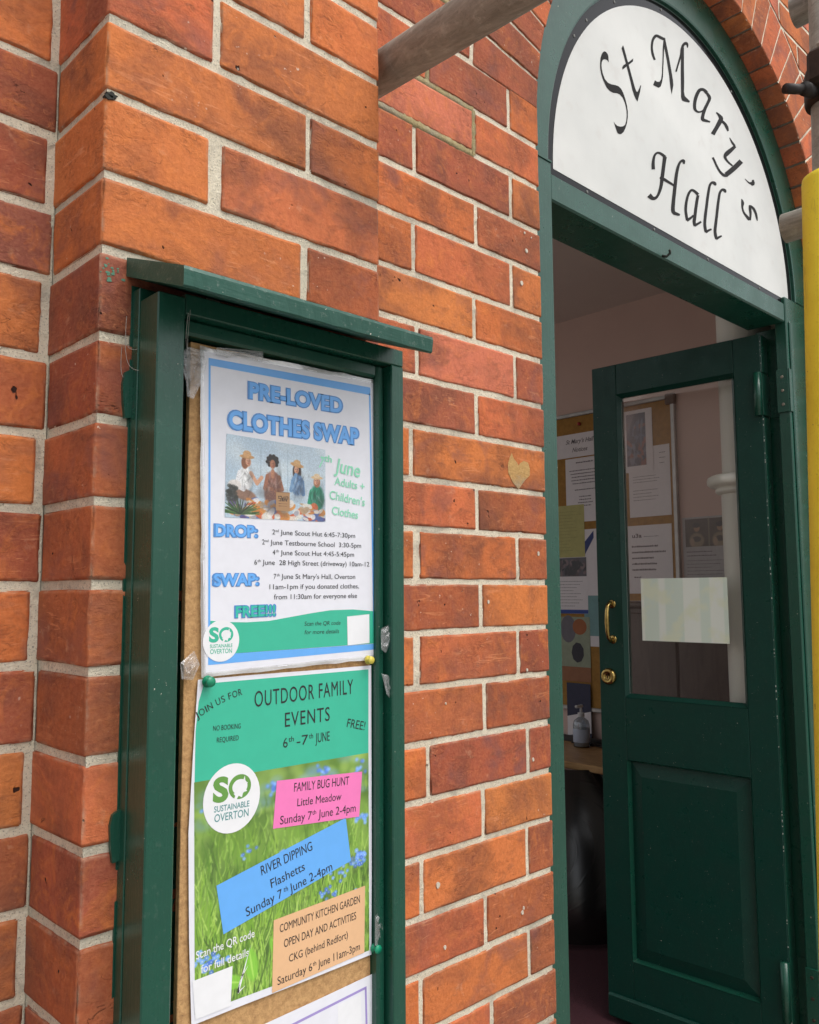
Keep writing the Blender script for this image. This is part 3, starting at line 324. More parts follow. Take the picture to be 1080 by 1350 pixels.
PB, QB = 0.130, 0.109            # how far the door wall and the left wall stand behind the pier's face
PIER_W = 0.3335
ZK = {-7: -.524, -6: -.449, -5: -.374, -4: -.300, -3: -.223, -2: -.149, -1: -.074, 0: .001, 1: .0756, 2: .149, 3: .2225, 4: .2975, 5: .3777, 6: .449, 7: .5265, 8: .600, 9: .680, 10: .755}
def zk(k): return ZK[k] if k in ZK else (ZK[10]+(k-10)*.075 if k > 10 else ZK[-7]+(k+7)*.075)
J = .0043                        # half a bed joint
pier = empty('brick_pier', (0.17, 0.05, -1.35), 'orange red brick pier stepping forward of the wall and carrying the green notice board', 'pier')
lwall = empty('brick_wall', (-0.4, .16, -1.35), 'red brick wall running back to the side left of the projecting pier', 'wall')
PT = {9: 'oo', 8: 'ro', 7: 'oo', 6: 'or', 5: 'om', 4: 'dd', 3: 'dm', 2: 'mm', 1: 'mr', 0: 'mo', -1: 'mr', -2: 'rm', -3: 'dm', -4: 'mo', -5: 'rm'}
LT = {8: 'o', 7: 'd', 6: 'd', 5: 'v', 4: 'o', 3: 'm', 2: 'b', 1: 'd', 0: 'o', -1: 'd', -2: 'b', -3: 'm', -4: 'o', -5: 'm'}
def splay(p):                    # the pier's side is a touch out of square
    if p.x < .11: p.x -= .030*max(0., p.y)*(1-p.x/.11)
    return p
for k in range(-11, 16):
    z0, z1 = zk(k)+J, zk(k+1)-J; T = PT.get(k, RND.choice(['om', 'rd', 'mo', 'br'])); fine = -6 <= k <= 10
    if k % 2 == 0:
        e = {8: .1135, 6: .1145, 4: .115}.get(k, .113); w = {6: .0078, 4: .0078}.get(k, .0042)
        brick(0, e-w, 0, .215, z0, z1, T[0], pier, fine=fine, fn=splay, arris=True); brick(e+w, PIER_W, 0, .1025, z0, z1, T[1], pier, fine=fine)
        lx = -.0115
    else:
        e = {7: .2295, 9: .2275, 5: .2255}.get(k, .228); w = .0030 if k == 7 else .0043
        brick(0, e-w, 0, .1075, z0, z1, T[0], pier, fine=fine, fn=splay, arris=True); brick(e+w, PIER_W, 0, .215, z0, z1, T[1], pier, fine=fine)
        lx = -.0040
    t = LT.get(k, RND.choice('odm')); L = lx-.2245 if k % 2 else lx-.112
    brick(L+.005, lx, QB, QB+.1, z0, z1, t, lwall, fine=fine)
    x = L
    while x > -.9:
        w = .225; brick(x-w+.005, x-.005, QB, QB+.1, z0, z1, RND.choice('odmrb'), lwall, fine=False); x -= w
zlo, zhi = zk(-11), zk(16)
sheet('mortar', .002, PIER_W-.002, -.62, 1.0, lambda u, v, h: (u, .0019+h*.8, v), pier, kind='stuff')
sheet('mortar', .002, .20, -.62, 1.0, lambda u, v, h: (.0021+h*.8-.030*u, u, v), pier, kind='stuff')
MB().box(.005, PIER_W-.003, .0045, .105, zlo, zhi).build('mortar_core', MORTAR, pier)
sheet('mortar', -.12, -.002, -.62, 1.0, lambda u, v, h: (u, QB+.0017+h*.8, v), lwall, kind='stuff')
MB().box(-.95, -.006, QB+.0045, QB+.2, zlo, zhi).build('mortar_core', MORTAR, lwall)
# small soot clots in the joints and dabs of paint near the board
sm = MB()
for x, z, s_ in ((.006, .5245, .0045), (.003, .522, .004)):
    P = [(x+math.cos(a)*s_*1.3*RND.uniform(.5, 1.1), z+math.sin(a)*s_*.7*RND.uniform(.5, 1.1)) for a in [j*math.pi/8 for j in range(16)]]
    sm.prism(P, -.0012, .004, lambda u, v, d: (u, d, v))
sm.build('soot_clot', m_plain('soot_black_dirt', (.03, .03, .025), .95), pier, kind='stuff')
sm = MB()
for i in range(26):                                        # green paint dabbed over the brick above the board's corner
    x, z = RND.gauss(.010, .0045), RND.gauss(.356, .0055); s_ = RND.uniform(.0004, .0019)
    P = [(x+math.cos(a)*s_*1.3*RND.uniform(.5, 1.1), z+math.sin(a)*s_*RND.uniform(.5, 1.1)) for a in [j*math.pi/4 for j in range(8)]]
    sm.prism(P, -.0003-i*.00001, .003, lambda u, v, d: (u, d, v))
sm.build('paint_smear', m_paint('smeared_green_paint', (.10, .24, .16), .8, .2), pier, kind='stuff')

# ---- the door wall with its arch
AC = (1.4812, .8711); RI, RO, AST = .668, .836, 4.9
dwall = empty('brick_wall', (1.4, .25, -1.35), 'orange brick wall with a round brick arch over the green hall door', 'wall')
BZ = [.9142, .835, .7605, .6812, .6080, .5279, .4549, .3764, .3045, .2285, .158, .0831, .011, -.0642, -.1412, -.218, -.2925, -.3714, -.4452, -.520, -.594]
def bz(i): return BZ[i] if 0 <= i <= 20 else (BZ[0]-i*.0755 if i < 0 else BZ[20]-(i-20)*.075)
BJ = {-2: [.52], -1: [.4325], 0: [.546, .737], 1: [.649], 2: [.518, .739], 3: [.6514], 4: [.515, .737], 5: [.645], 6: [.5207, .7423], 7: [.6473], 8: [.508], 9: [.646], 10: [.5174, .7398],
      11: [.6517], 12: [.517, .7377], 13: [.657], 14: [.5375, .7576], 15: [.6506], 16: [.5236, .7512], 17: [.6524], 18: [.5208, .7514], 19: [.6627], 20: [.520, .750]}
BT = {-3: 'om', -2: 'oo', -1: 'rdd', 0: 'rdo', 1: 'pr', 2: 'ddo', 3: 'or', 4: 'oro', 5: 'bo', 6: 'rpd', 7: 'dr', 8: 'ob', 9: 'rm', 10: 'oom', 11: 'mb', 12: 'ord', 13: 'mm', 14: 'odd', 15: 'rb', 16: 'oom', 17: 'rm', 18: 'oom', 19: 'rm', 20: 'dom'}
XJ = .8155
def ring_clip(left):
    def f(p):
        dz = p.z-AC[1]
        if abs(dz) < RO+.006 and p.z > AC[1]+.04:
            w = math.sqrt(max(0., (RO+.006)**2-dz*dz)); lim = AC[0]-w if left else AC[0]+w
            p.x = min(p.x, lim) if left else max(p.x, lim)
        return p
    return f
for i in range(-13, 28):
    z1, z0 = bz(i)-.0042, bz(i+1)+.0042; fine = -4 <= i <= 21
    if i >= 0:
        js = BJ.get(i, [.65] if i % 2 else [.52, .745]); E = [.30 if len(js) == 2 or i == 8 else .425]+js+[XJ]; T = BT.get(i, ''.join(RND.choice('odm') for _ in range(3)))
        for n, (a, b) in enumerate(zip(E[:-1], E[1:])):
            jw = .0038; jw2 = .0038 if b != XJ else 0
            if i in (10, 12) and n == 0: jw2 = .006
            if i in (10, 12) and n == 1: jw = .006
            brick(a+jw, b-jw2, PB, PB+.1, z0, z1, T[min(n, len(T)-1)], dwall, fine=fine, worn=.9)
        if True:                                        # far side of the door
            xr = 2.122
            for a, b in ((xr, xr+.11), (xr+.12, xr+.34), (xr+.35, xr+.57)) if i % 2 else ((xr, xr+.22), (xr+.23, xr+.45), (xr+.46, xr+.57)):
                brick(a, b, PB, PB+.1, z0, z1, RND.choice('omrd'), dwall, fine=(b < 2.4 and i < 12), worn=.9)
    else:
        zc = (z0+z1)/2; w = math.sqrt(max(0, (RO+.006)**2-(zc-AC[1])**2)); x = .205 if i % 2 else .3175
        T = BT.get(i, 'omr'); n = 0
        while x < 2.68:
            a, b = x+.004, x+.2215; x += .2255
            if i == -1 and abs(a-.4345) < .02: b = .6445
            if b < .33: continue
            if w == 0: brick(a, b, PB, PB+.1, z0, z1, RND.choice('omrd'), dwall, fine=False); continue
            zr = z0 if z0 > AC[1] else z0; wm = math.sqrt(max(0, (RO+.006)**2-(z1-AC[1])**2)); wM = math.sqrt(max(0, (RO+.006)**2-(z0-AC[1])**2))
            if a < AC[0]-wm-.008: brick(a, min(b, AC[0]-wm), PB, PB+.1, z0, z1, T[min(n, len(T)-1)], dwall, fine=(a < .9 and fine), clip=ring_clip(True)); n += 1
            elif b > AC[0]+wm+.008: brick(max(a, AC[0]+wm), b, PB, PB+.1, z0, z1, RND.choice('omrp'), dwall, fine=(z0 < 1.75 and a < 2.4), clip=ring_clip(False))
            elif wm == 0: brick(a, b, PB, PB+.1, z0, z1, 'o', dwall, fine=False)
def ring_fn(p):          # x = angle in metres along the intrados, z = radius
    th = p.x/RI; return Vector((AC[0]+p.z*math.cos(th), p.y, AC[1]+p.z*math.sin(th)))
def wedge(a0, a1):
    # keep the joint even: widen the brick in angle as the radius grows is automatic; trim by a constant width
    def f(p):
        t = (p.x-a0)/(a1-a0); half = .0026*(RI/p.z); lo, hi = a0+half, a1-half; return ring_fn(Vector((lo+(hi-lo)*t, p.y, p.z)))
    return f
for k in range(37):
    d1 = 177.3-AST*k; d0 = d1-AST
    a0, a1 = math.radians(d0)*RI, math.radians(d1)*RI; near = d0 > 150 or d0 < 80
    brick(a0, a1, PB-.0005, PB+.105, RI+RND.uniform(-.0012, .0012), RO-.004, RND.choice('rmopr' if d0 < 100 else 'drm'), dwall, worn=.7, fn=wedge(a0, a1), fine=near, faces='LRFTB')
def in_open(u, v):
    if v < AC[1]+.03: return .812 < u < 2.128
    return math.hypot(u-AC[0], v-AC[1]) < RI+.003
sheet('mortar', .30, .90, -.70, 1.35, lambda u, v, h: (u, PB+.0016+h*.7, v), dwall, hole=in_open, kind='stuff')
sheet('mortar', .90, 2.6, .80, 1.78, lambda u, v, h: (u, PB+.0016+h*.7, v), dwall, hole=in_open, kind='stuff', step=.011)
# soffit and reveal mortar, core of the wall behind the facing bricks
sheet('arch_mortar', 0, math.pi, PB+.002, PB+.12, lambda u, v, h: (AC[0]+(RI+.003+h)*math.cos(u), v, AC[1]+(RI+.003+h)*math.sin(u)), dwall, step=.012, kind='stuff', m=m_mortar('shaded_soffit_mortar', (.24, .23, .19), (.17, .16, .13)))  # same mortar, coloured darker for the shade under the arch
core = MB()
core.box(.30, .81, PB+.006, .29, -1.35, .90); core.box(2.126, 2.72, PB+.006, .29, -1.35, .90)
n = 40; P = [(AC[0]+(RI+.006)*math.cos(math.pi*i/n), AC[1]+(RI+.006)*math.sin(math.pi*i/n)) for i in range(n+1)]
for i in range(n):
    (xa, za), (xb, zb) = P[i], P[i+1]
    core.prism([(xa, za), (xa, 1.95), (xb, 1.95), (xb, zb)], PB+.0065, .30, lambda u, v, d: (u, d, v))
core.box(.30, AC[0]-RI-.006, PB+.0065, .30, .90, 1.95); core.box(AC[0]+RI+.006, 2.72, PB+.0065, .30, .90, 1.95)
core.build('mortar_core', MORTAR, dwall)
# ochre repair pointing round one replaced brick
rp = MB(); y_ = PB+.0004
def strip(x0, x1, z0, z1, w):
    n = max(3, int(math.hypot(x1-x0, z1-z0)/.006)); dx, dz = (x1-x0)/n, (z1-z0)/n; L = math.hypot(dx, dz); nx_, nz_ = -dz/L, dx/L; a, b = [], []
    for i in range(n+1):
        x, z = x0+dx*i, z0+dz*i; wa, wb = w*RND.uniform(.36, .60), w*RND.uniform(.36, .60)
        a.append((x+nx_*wa, z+nz_*wa)); b.append((x-nx_*wb, z-nz_*wb))
    V = [(p[0], y_+RND.uniform(-.0004, .0006), p[1]) for p in a+b]+[(p[0], PB+.004, p[1]) for p in a+b]; m = n+1; F = []
    for i in range(n): F += [(i, i+1, m+i+1, m+i), (i+2*m, i+1+2*m, i+1, i), (m+i, m+i+1, 3*m+i+1, 3*m+i)]
    rp.add(V, F)
strip(.33, .649, bz(1), bz(1)-.0005, .0125); strip(.33, .649, bz(2)+.001, bz(2), .0125); strip(.649, .649, bz(1), bz(2), .009); strip(.546, .546, bz(0), bz(1), .008); strip(.33, .60, bz(-1)-.001, bz(-1), .010)
rp.build('repair_pointing', MORTAR_OCHRE, dwall, smooth=True, kind='stuff')
# splashes of filler and the heart-shaped patch on the bricks beside the door
fl = MB()
def blot(x, z, s_, k=9, sx_=1, sz_=1, y=PB):
    P = [(x+math.cos(a)*s_*sx_*RND.uniform(.7, 1.1), z+math.sin(a)*s_*sz_*RND.uniform(.7, 1.1)) for a in [j*2*math.pi/k for j in range(k)]]
    fl.prism(P, y-.0014, y+.002, lambda u, v, d: (u, d, v))
for x, z, s_ in ((.776, .638, .0034), (.762, .578, .0036), (.772, .668, .0018), (.667, .053, .0022), (.792, .130, .0030), (.757, -.055, .0022), (.768, -.195, .0024), (.553, -.335, .0040), (.735, -.418, .0030), (.566, -.421, .0026), (.738, -.412, .0020), (.79, .665, .0012), (.536, -.170, .0016), (.572, -.09, .0014)):
    blot(x, z, s_, sz_=1.3)
fl.build('filler_splash', m_plain('white_filler', (.62, .56, .46), .8), dwall, kind='stuff')
hp = [(0, -.042), (-.012, -.030), (-.021, -.012), (-.021, .006), (-.017, .018), (-.013, .027), (-.009, .017), (-.002, .010), (.001, .004), (.004, .010), (.012, .016), (.021, .014), (.025, .001), (.024, -.012), (.014, -.022), (.007, -.032)]
h_ = MB(); h_.prism([(.7445+x*1.2, .2665+z*.82) for x, z in hp], PB-.0007, PB+.002, lambda u, v, d: (u, d, v))
h_.build('heart_shaped_patch', m_mortar('ochre_patch', (.66, .42, .17), (.58, .35, .14), (.48, .28, .12)), dwall)

# ------------------------------------------------------------------ lettering helper (flat print)
def text_mesh(s, bold=0.0, shear=0.0, spacing=1.0):
    cu = bpy.data.curves.new('t', 'FONT'); cu.body = s; cu.size = 1; cu.offset = bold; cu.shear = shear; cu.space_character = spacing
    cu.resolution_u = 4; cu.fill_mode = 'BOTH' if hasattr(cu, 'fill_mode') and False else cu.fill_mode
    o = bpy.data.objects.new('t', cu); me = bpy.data.meshes.new_from_object(o)
    V = [(v.co.x, v.co.y) for v in me.vertices]; F = [tuple(p.vertices) for p in me.polygons]
    bpy.data.objects.remove(o); bpy.data.curves.remove(cu); bpy.data.meshes.remove(me); return V, F
class Plane:
    """a print surface: u to the right and v down from the top left corner, in millimetres; layers are stacked towards the reader"""
    def __init__(s, origin, ex, ey, nrm): s.o, s.ex, s.ey, s.n = Vector(origin), Vector(ex), Vector(ey), Vector(nrm)
    def at(s, u, v, l=0): return s.o+s.ex*(u*.001)+s.ey*(v*.001)+s.n*(.00012*l)
    def flat(s, P, l, mb): n = len(P); return mb.add([s.at(u, v, l) for u, v in P], [tuple(range(n))])
    def text(s, mb, txt, a, b, h, l=3, bold=0.0, shear=0.0, spacing=1.0, grow=0.0):
        """baseline from a to b, cap height h"""
        V, F = text_mesh(txt, bold, shear, spacing)
        if not V: return
        x0 = min(p[0] for p in V); x1 = max(p[0] for p in V); d = Vector((b[0]-a[0], b[1]-a[1])); W_ = d.length; d.normalize(); n = Vector((d.y, -d.x))
        k = (W_+2*grow)/(x1-x0); hh = h/.70
        out = []
        for x, y in V:
            q = Vector(a)+d*((x-x0)*k-grow)+n*(y*hh); out.append(s.at(q.x, q.y, l))
        mb.add(out, F)
def ell(cx, cy, rx, ry, n=40, a0=0): return [(cx+rx*math.cos(a0+2*math.pi*i/n), cy+ry*math.sin(a0+2*math.pi*i/n)) for i in range(n)]

# ------------------------------------------------------------------ the green notice board on the pier
nb = empty('notice_board', (.18, -.03, -.66), 'dark green painted notice board case with sloping top board fixed to the brick pier', 'notice board')
YF = -.0487; ZB = -.655
m = MB(); m.box(.0325, .0590, YF, -.0135, ZB, .3330, .0012); m.build('stile', GREEN, nb)
m = MB(); m.box(.0316, .0560, -.0133, .0, ZB, .3450, .0008); m.build('backing_strip', GREEN, nb)
m = MB(); m.box(.3082, .3266, YF, -.0005, ZB, .3180, .0012); m.build('stile', GREEN, nb)
m = MB(); m.box(.0592, .3266, YF+.0004, -.0005, .3184, .3370, .0010); m.build('top_rail', GREEN, nb)
m = MB(); m.box(.0592, .3080, YF+.0004, -.0005, ZB, ZB+.02, .0010); m.build('bottom_rail', GREEN, nb)
def mould(x0, x1, z0, z1, name):
    m = MB(); m.box(x0, x1, -.0370, -.0190, z0, z1, .0025); m.build(name, GREEN, nb, smooth=False)
mould(.2972, .3080, ZB+.021, .3182, 'inner_moulding'); mould(.0592, .0640, ZB+.021, .3182, 'inner_moulding'); mould(.0642, .2970, .3035, .3182, 'inner_moulding')
m = MB(); m.box(.0300, .3240, -.0002, .0030, ZB, .350); m.build('back_panel', GREEN, nb)
def cork_m():
    t = NT('cork_board'); v = t.coord(); a = t.noise(v, 160, 4, .7); b = t.vor(v, 260); c = t.mix(t.ramp(a, .4, .62), (.56, .33, .14), (.40, .22, .09)); c = t.mix(t.ramp(a, .66, .74), c, (.08, .05, .03))
    return t.done(c, .9, t.bump(a, .8, .0015))
CORK = cork_m()
m = MB(); m.box(.0768, .2965, -.0262, -.0195, ZB+.022, .3010, .0005); m.build('cork_panel', CORK, nb)
# the sloping cap, worn on its edges
capP = [(0.0, .3755), (-.1080, .3362), (-.1092, .3330), (-.1084, .3198), (-.1060, .3186), (0.0, .3575)]
V = []; F = []; nx = 60
for i in range(nx+1):
    x = .0249+(.3128-.0249)*i/nx
    for j, (y, z) in enumerate(capP):
        q = Vector((x*70, j*3.3, 0)); w = noise.noise(q)*.0007+noise.noise(q*3)*.0005
        V.append((x+(noise.noise(Vector((j*2.1, i, 3)))*.0012 if i in (0, nx) else 0), y+(w if 0 < j < 5 else 0), z+(w if 0 < j < 5 else 0)))
n = len(capP)
for i in range(nx):
    for j in range(n): F.append((i*n+j, i*n+(j+1) % n, (i+1)*n+(j+1) % n, (i+1)*n+j))
F += [tuple(range(n-1, -1, -1)), tuple(range(nx*n, nx*n+n))]
mesh('cap_board', V, F, GREEN_WORN, nb)
for z0, z1, x0 in ((.226, .269, .0225), (-.1605, -.1195, .0225)):
    m = MB(); P = [(.0316, z0), (x0+.003, z0-.001), (x0+.0012, z0+.012), (x0, z0+.03), (x0+.002, z1-.002), (x0+.005, z1), (.0316, z1+.001)]; m.prism(P, -.0040, .0005, lambda u, v, d: (u, d, v)); m.build('fixing_lug', GREEN, nb)
wb = MB()
for A_, B_, sg_ in (((.0235, -.006, .318), (.0325, -.012, .288), .012), ((.0235, -.004, .300), (.034, -.014, .268), .010), ((.060, -.052, .318), (.066, -.040, .288), .004), ((.063, -.050, .322), (.0665, -.040, .270), .003), ((.022, -.001, .290), (.033, -.003, .262), .012)):
    A_, B_ = Vector(A_), Vector(B_); wb.tube([A_.lerp(B_, i/10)-Vector((sg_*math.sin(math.pi*i/10)*.4, 0, sg_*math.sin(math.pi*i/10))) for i in range(11)], .00022, 5)
wb.build('cobweb', m_plain('dusty_cobweb', (.42, .40, .36), .9), nb, kind='stuff')
# ------------------------------------------------------------------ generated pictures (drawn in the script, no file)
def canvas(w, h, col): a = np.ones((h, w, 3)); a[:] = col; return a
def dab(a, cx, cy, rx, ry, col, al=1.0, rot=0.0, soft=.25):
    h, w, _ = a.shape; R = max(rx, ry)*1.5+1; y0, y1, x0, x1 = int(max(0, cy-R)), int(min(h, cy+R+1)), int(max(0, cx-R)), int(min(w, cx+R+1))
    if y1 <= y0 or x1 <= x0: return
    Y, X = np.mgrid[y0:y1, x0:x1]; dx, dy = X-cx, Y-cy; c, s = math.cos(rot), math.sin(rot)
    d = ((dx*c+dy*s)/rx)**2+((-dx*s+dy*c)/ry)**2; k = (np.clip((1+soft-d)/(2*soft), 0, 1)*al)[..., None]
    a[y0:y1, x0:x1] = a[y0:y1, x0:x1]*(1-k)+np.array(col)*k
def stroke(a, x0, y0, x1, y1, r, col, al=1.0, bend=0.0):
    n = max(2, int(math.hypot(x1-x0, y1-y0)/max(.7, r*.7)))
    for i in range(n+1):
        t = i/n; dab(a, x0+(x1-x0)*t+bend*math.sin(t*math.pi), y0+(y1-y0)*t, r*(1-.6*t)+.3, r*(1-.6*t)+.3, col, al)
def image(name, a):
    h, w, _ = a.shape; im = bpy.data.images.new(name, w, h, alpha=False); px = np.ones((h, w, 4), dtype=np.float32); px[..., :3] = np.clip(a[::-1], 0, 1)
    im.pixels.foreach_set(px.ravel()); im.update(); im.pack(); return im
nr = np.random.RandomState(5)
def paint_meadow():
    w, h = 420, 460; a = canvas(w, h, (.42, .55, .22))
    for i in range(260): dab(a, nr.rand()*w, nr.rand()*h, 10+nr.rand()*40, 14+nr.rand()*50, [(.50, .66, .25), (.62, .74, .38), (.30, .44, .14), (.25, .36, .15)][nr.randint(4)], .35, nr.rand()*3, .9)
    for i in range(90): dab(a, nr.rand()*w, nr.rand()*90, 8+nr.rand()*16, 5+nr.rand()*10, [(.70, .80, .42), (.45, .60, .75), (.42, .55, .25)][nr.randint(3)], .4, 0, .9)
    for i in range(1500):
        y = 60+nr.rand()**.7*h; x = nr.rand()*w; L = 25+nr.rand()*90*(y/h); c = [(.42, .60, .17), (.55, .70, .24), (.70, .82, .42), (.30, .46, .14), (.25, .36, .14), (.48, .65, .22), (.62, .76, .34)][nr.randint(7)]
        stroke(a, x, y, x+(nr.rand()-.45)*L*.7, y-L, .6+1.5*(y/h)*nr.rand(), c, .50, (nr.rand()-.5)*12)
    for cx, cy, n, s in ((95, 20, 14, 1.5), (30, 55, 12, 2), (180, 45, 20, 2.2), (300, 20, 16, 2), (395, 30, 10, 2.2), (330, 100, 8, 1.6), (405, 150, 12, 2.4), (210, 195, 30, 2.6), (150, 240, 26, 2.6), (110, 262, 18, 2.3), (395, 240, 26, 2.6), (300, 300, 12, 2), (345, 262, 10, 2), (380, 330, 8, 2), (40, 372, 14, 2.4), (16, 360, 8, 2.6), (108, 168, 8, 1.8), (318, 335, 6, 2)):
        for i in range(n):
            x, y = cx+nr.randn()*12, cy+nr.randn()*8; c = [(.36, .56, .90), (.48, .66, .96), (.28, .44, .80)][nr.randint(3)]
            for k in range(5): dab(a, x+math.cos(k*1.257)*s*1.3, y+math.sin(k*1.257)*s*1.3, s, s, c, .85)
            dab(a, x, y, s*.5, s*.5, (.95, .95, .85), .8)
    for x, y, r_ in ((70, 420, .3), (185, 385, .9), (230, 430, -.4), (120, 400, 1.4)): dab(a, x, y, 34, 15, (.50, .74, .24), .9, r_); dab(a, x, y, 30, 2, (.70, .86, .42), .7, r_)
    for i in range(50): dab(a, 200+nr.rand()*220, 200+nr.rand()*250, 3+nr.rand()*7, 3+nr.rand()*6, (.16, .20, .11), .3, 0, .8)
    b_ = a.copy()
    for k in range(6): b_[1:-1, 1:-1] = (b_[:-2, 1:-1]+b_[2:, 1:-1]+b_[1:-1, :-2]+b_[1:-1, 2:])/4
    f_ = np.clip(1-(np.arange(h)/h-.1)*1.6, .15, 1)[:, None, None]; a = a*(1-f_)+b_*f_
    return np.clip(a*1.06, 0, 1)
def paint_friends():
    nr.seed(21)
    w, h = 360, 250; a = canvas(w, h, (.70, .78, .84))
    for i in range(60): dab(a, nr.rand()*w, nr.rand()*160, 20+nr.rand()*40, 14+nr.rand()*30, [(.78, .84, .88), (.66, .73, .79), (.82, .85, .86)][nr.randint(3)], .4, 0, .9)
    for x in (118, 215, 262): dab(a, x, 90, 1.5, 90, (.55, .64, .70), .5)
    sk = (.80, .60, .48)
    def limb(P, r, c):
        for (x0, y0), (x1, y1) in zip(P[:-1], P[1:]):
            n = int(math.hypot(x1-x0, y1-y0)/2)+1
            for i in range(n+1): dab(a, x0+(x1-x0)*i/n, y0+(y1-y0)*i/n, r, r, c)
    # seated in white blouse with a straw hat
    dab(a, 66, 128, 26, 36, (.93, .93, .93)); dab(a, 64, 176, 40, 17, (.58, .44, .36), 1, .15); limb([(84, 108), (106, 138), (122, 118)], 6, sk); limb([(46, 110), (36, 150), (60, 160)], 7, (.90, .90, .91)); dab(a, 72, 76, 12, 15, sk); dab(a, 63, 78, 12, 20, (.52, .32, .20)); dab(a, 74, 74, 9, 12, sk); dab(a, 70, 60, 25, 6, (.72, .54, .34)); dab(a, 70, 52, 14, 11, (.78, .60, .40)); dab(a, 30, 150, 22, 16, (.86, .84, .82))
    # standing in a brown print dress with curly dark hair
    dab(a, 160, 62, 21, 19, (.10, .07, .06))
    for i in range(60): dab(a, 160+22*math.cos(i*.7)*(.75+.25*nr.rand()), 62+19*math.sin(i*.7)*(.75+.25*nr.rand()), 4, 4, (.12, .085, .07), .9)
    dab(a, 160, 72, 10, 14, (.66, .44, .33)); dab(a, 162, 160, 30, 56, (.50, .32, .27)); dab(a, 162, 118, 24, 24, (.54, .35, .29)); dab(a, 161, 102, 7, 16, (.70, .48, .36)); limb([(142, 110), (134, 150), (160, 150)], 6, (.60, .38, .28)); limb([(184, 110), (196, 150), (172, 155)], 6, (.60, .38, .28))
    for i in range(50): dab(a, 162+nr.randn()*14, 150+nr.randn()*26, 2, 2, (.66, .46, .38), .6)
    # long hair, denim jacket, hat
    dab(a, 250, 86, 16, 30, (.20, .13, .10)); dab(a, 248, 80, 9, 13, sk); dab(a, 250, 64, 25, 7, (.74, .56, .36), 1, .15); dab(a, 250, 56, 13, 9, (.78, .62, .42)); dab(a, 252, 130, 24, 36, (.36, .50, .66)); limb([(234, 118), (228, 150), (246, 96)], 6, (.42, .57, .72)); limb([(270, 118), (274, 160)], 7, (.38, .52, .68))
    # seated in green with a hat
    dab(a, 326, 170, 28, 44, (.08, .48, .36)); limb([(306, 148), (298, 190), (325, 200)], 8, (.10, .54, .40)); dab(a, 326, 116, 13, 18, (.60, .40, .28)); dab(a, 324, 112, 9, 12, sk); dab(a, 326, 100, 23, 6, (.80, .68, .52)); dab(a, 326, 94, 12, 8, (.84, .74, .60))
    # heap of clothes and a palm in front
    for i in range(120):
        x = 20+nr.rand()*330; y = 195+nr.rand()*52; c = [(.86, .84, .80), (.82, .52, .22), (.30, .38, .62), (.72, .60, .46), (.62, .62, .66), (.90, .88, .86), (.36, .30, .52), (.80, .36, .20)][nr.randint(8)]; dab(a, x, y, 8+nr.rand()*15, 4+nr.rand()*8, c, .9, nr.rand()*2-1)
    for i in range(46):
        t = nr.rand()*3.1; stroke(a, 50, 236, 50+math.cos(t)*78*(.6+.4*nr.rand()), 236-abs(math.sin(t))*44, 2.2, [(.20, .36, .16), (.32, .46, .22), (.12, .22, .12)][nr.randint(3)], .9)
    for i in range(30): dab(a, 6+nr.rand()*30, 150+nr.rand()*50, 8, 6, (.14, .16, .14), .6)
    rough = nr.randn(h//2+1, w//2+1, 1).repeat(2, 0).repeat(2, 1)[:h, :w]; a *= 1+.05*rough
    for cx, cy, w_, h_ in ((66, 128, 24, 34), (162, 130, 28, 60), (252, 130, 22, 34), (326, 165, 26, 38)):
        for i in range(30): dab(a, cx+nr.randn()*w_*.5, cy+nr.randn()*h_*.5, 1.6+nr.rand()*2, 7+nr.rand()*12, (0, 0, 0) if nr.rand() < .6 else (1, 1, 1), .10+.08*nr.rand(), nr.randn()*.5, .8)
        dab(a, cx+w_*.75, cy, w_*.35, h_, (0, 0, 0), .22, 0, .9)
    for fx, fy in ((74, 74), (161, 72), (248, 80), (324, 112)):
        dab(a, fx+4, fy+2, 4, 10, (.35, .18, .12), .35, 0, .9); dab(a, fx-3, fy-2, 1.3, 1, (.15, .08, .06), .9); dab(a, fx+3, fy-2, 1.3, 1, (.15, .08, .06), .9); dab(a, fx, fy+6, 3, 1.1, (.62, .20, .18), .8)
    for i in range(40): dab(a, nr.rand()*w, 150+nr.rand()*90, 12+nr.rand()*18, 8+nr.rand()*12, (.25, .22, .22), .16, 0, .9)
    x0, y0 = 174, 158; a[y0:y0+62, x0:x0+50] = (.66, .50, .34); a[y0:y0+2, x0:x0+50] = (.5, .36, .24)
    ink = (.20, .14, .10)
    for P in ([(190, 172), (183, 172), (183, 179), (190, 179), (190, 187), (183, 187)], [(193, 172), (195, 187), (197, 177), (199, 187), (201, 172)], [(203, 187), (206, 172), (209, 187)], [(204, 182), (208, 182)], [(212, 187), (212, 172), (217, 173), (217, 179), (212, 180)]):
        for (xa, ya), (xb, yb) in zip(P[:-1], P[1:]): stroke(a, xa, ya, xb, yb, 1.0, ink, 1)
    for yy in (196, 204): stroke(a, 184, yy, 214, yy, .8, (.42, .30, .2), .8)
    return a
MEADOW = image('meadow_print', paint_meadow()); FRIENDS = image('friends_print', paint_friends())
def picture(pl, name, u0, u1, v0, v1, l, img, parent, quad=None):
    Q = quad or [(u0, v0), (u1, v0), (u1, v1), (u0, v1)]
    o = mesh(name, [pl.at(u, v, l) for u, v in Q], [(3, 2, 1, 0)], m_print(name+'_ink', img), parent)
    uv = o.data.uv_layers.new(name='UV'); co = {0: (0, 1), 1: (1, 1), 2: (1, 0), 3: (0, 0)}
    for li, lp in enumerate(o.data.loops): uv.data[li].uv = co[lp.vertex_index]
    return o
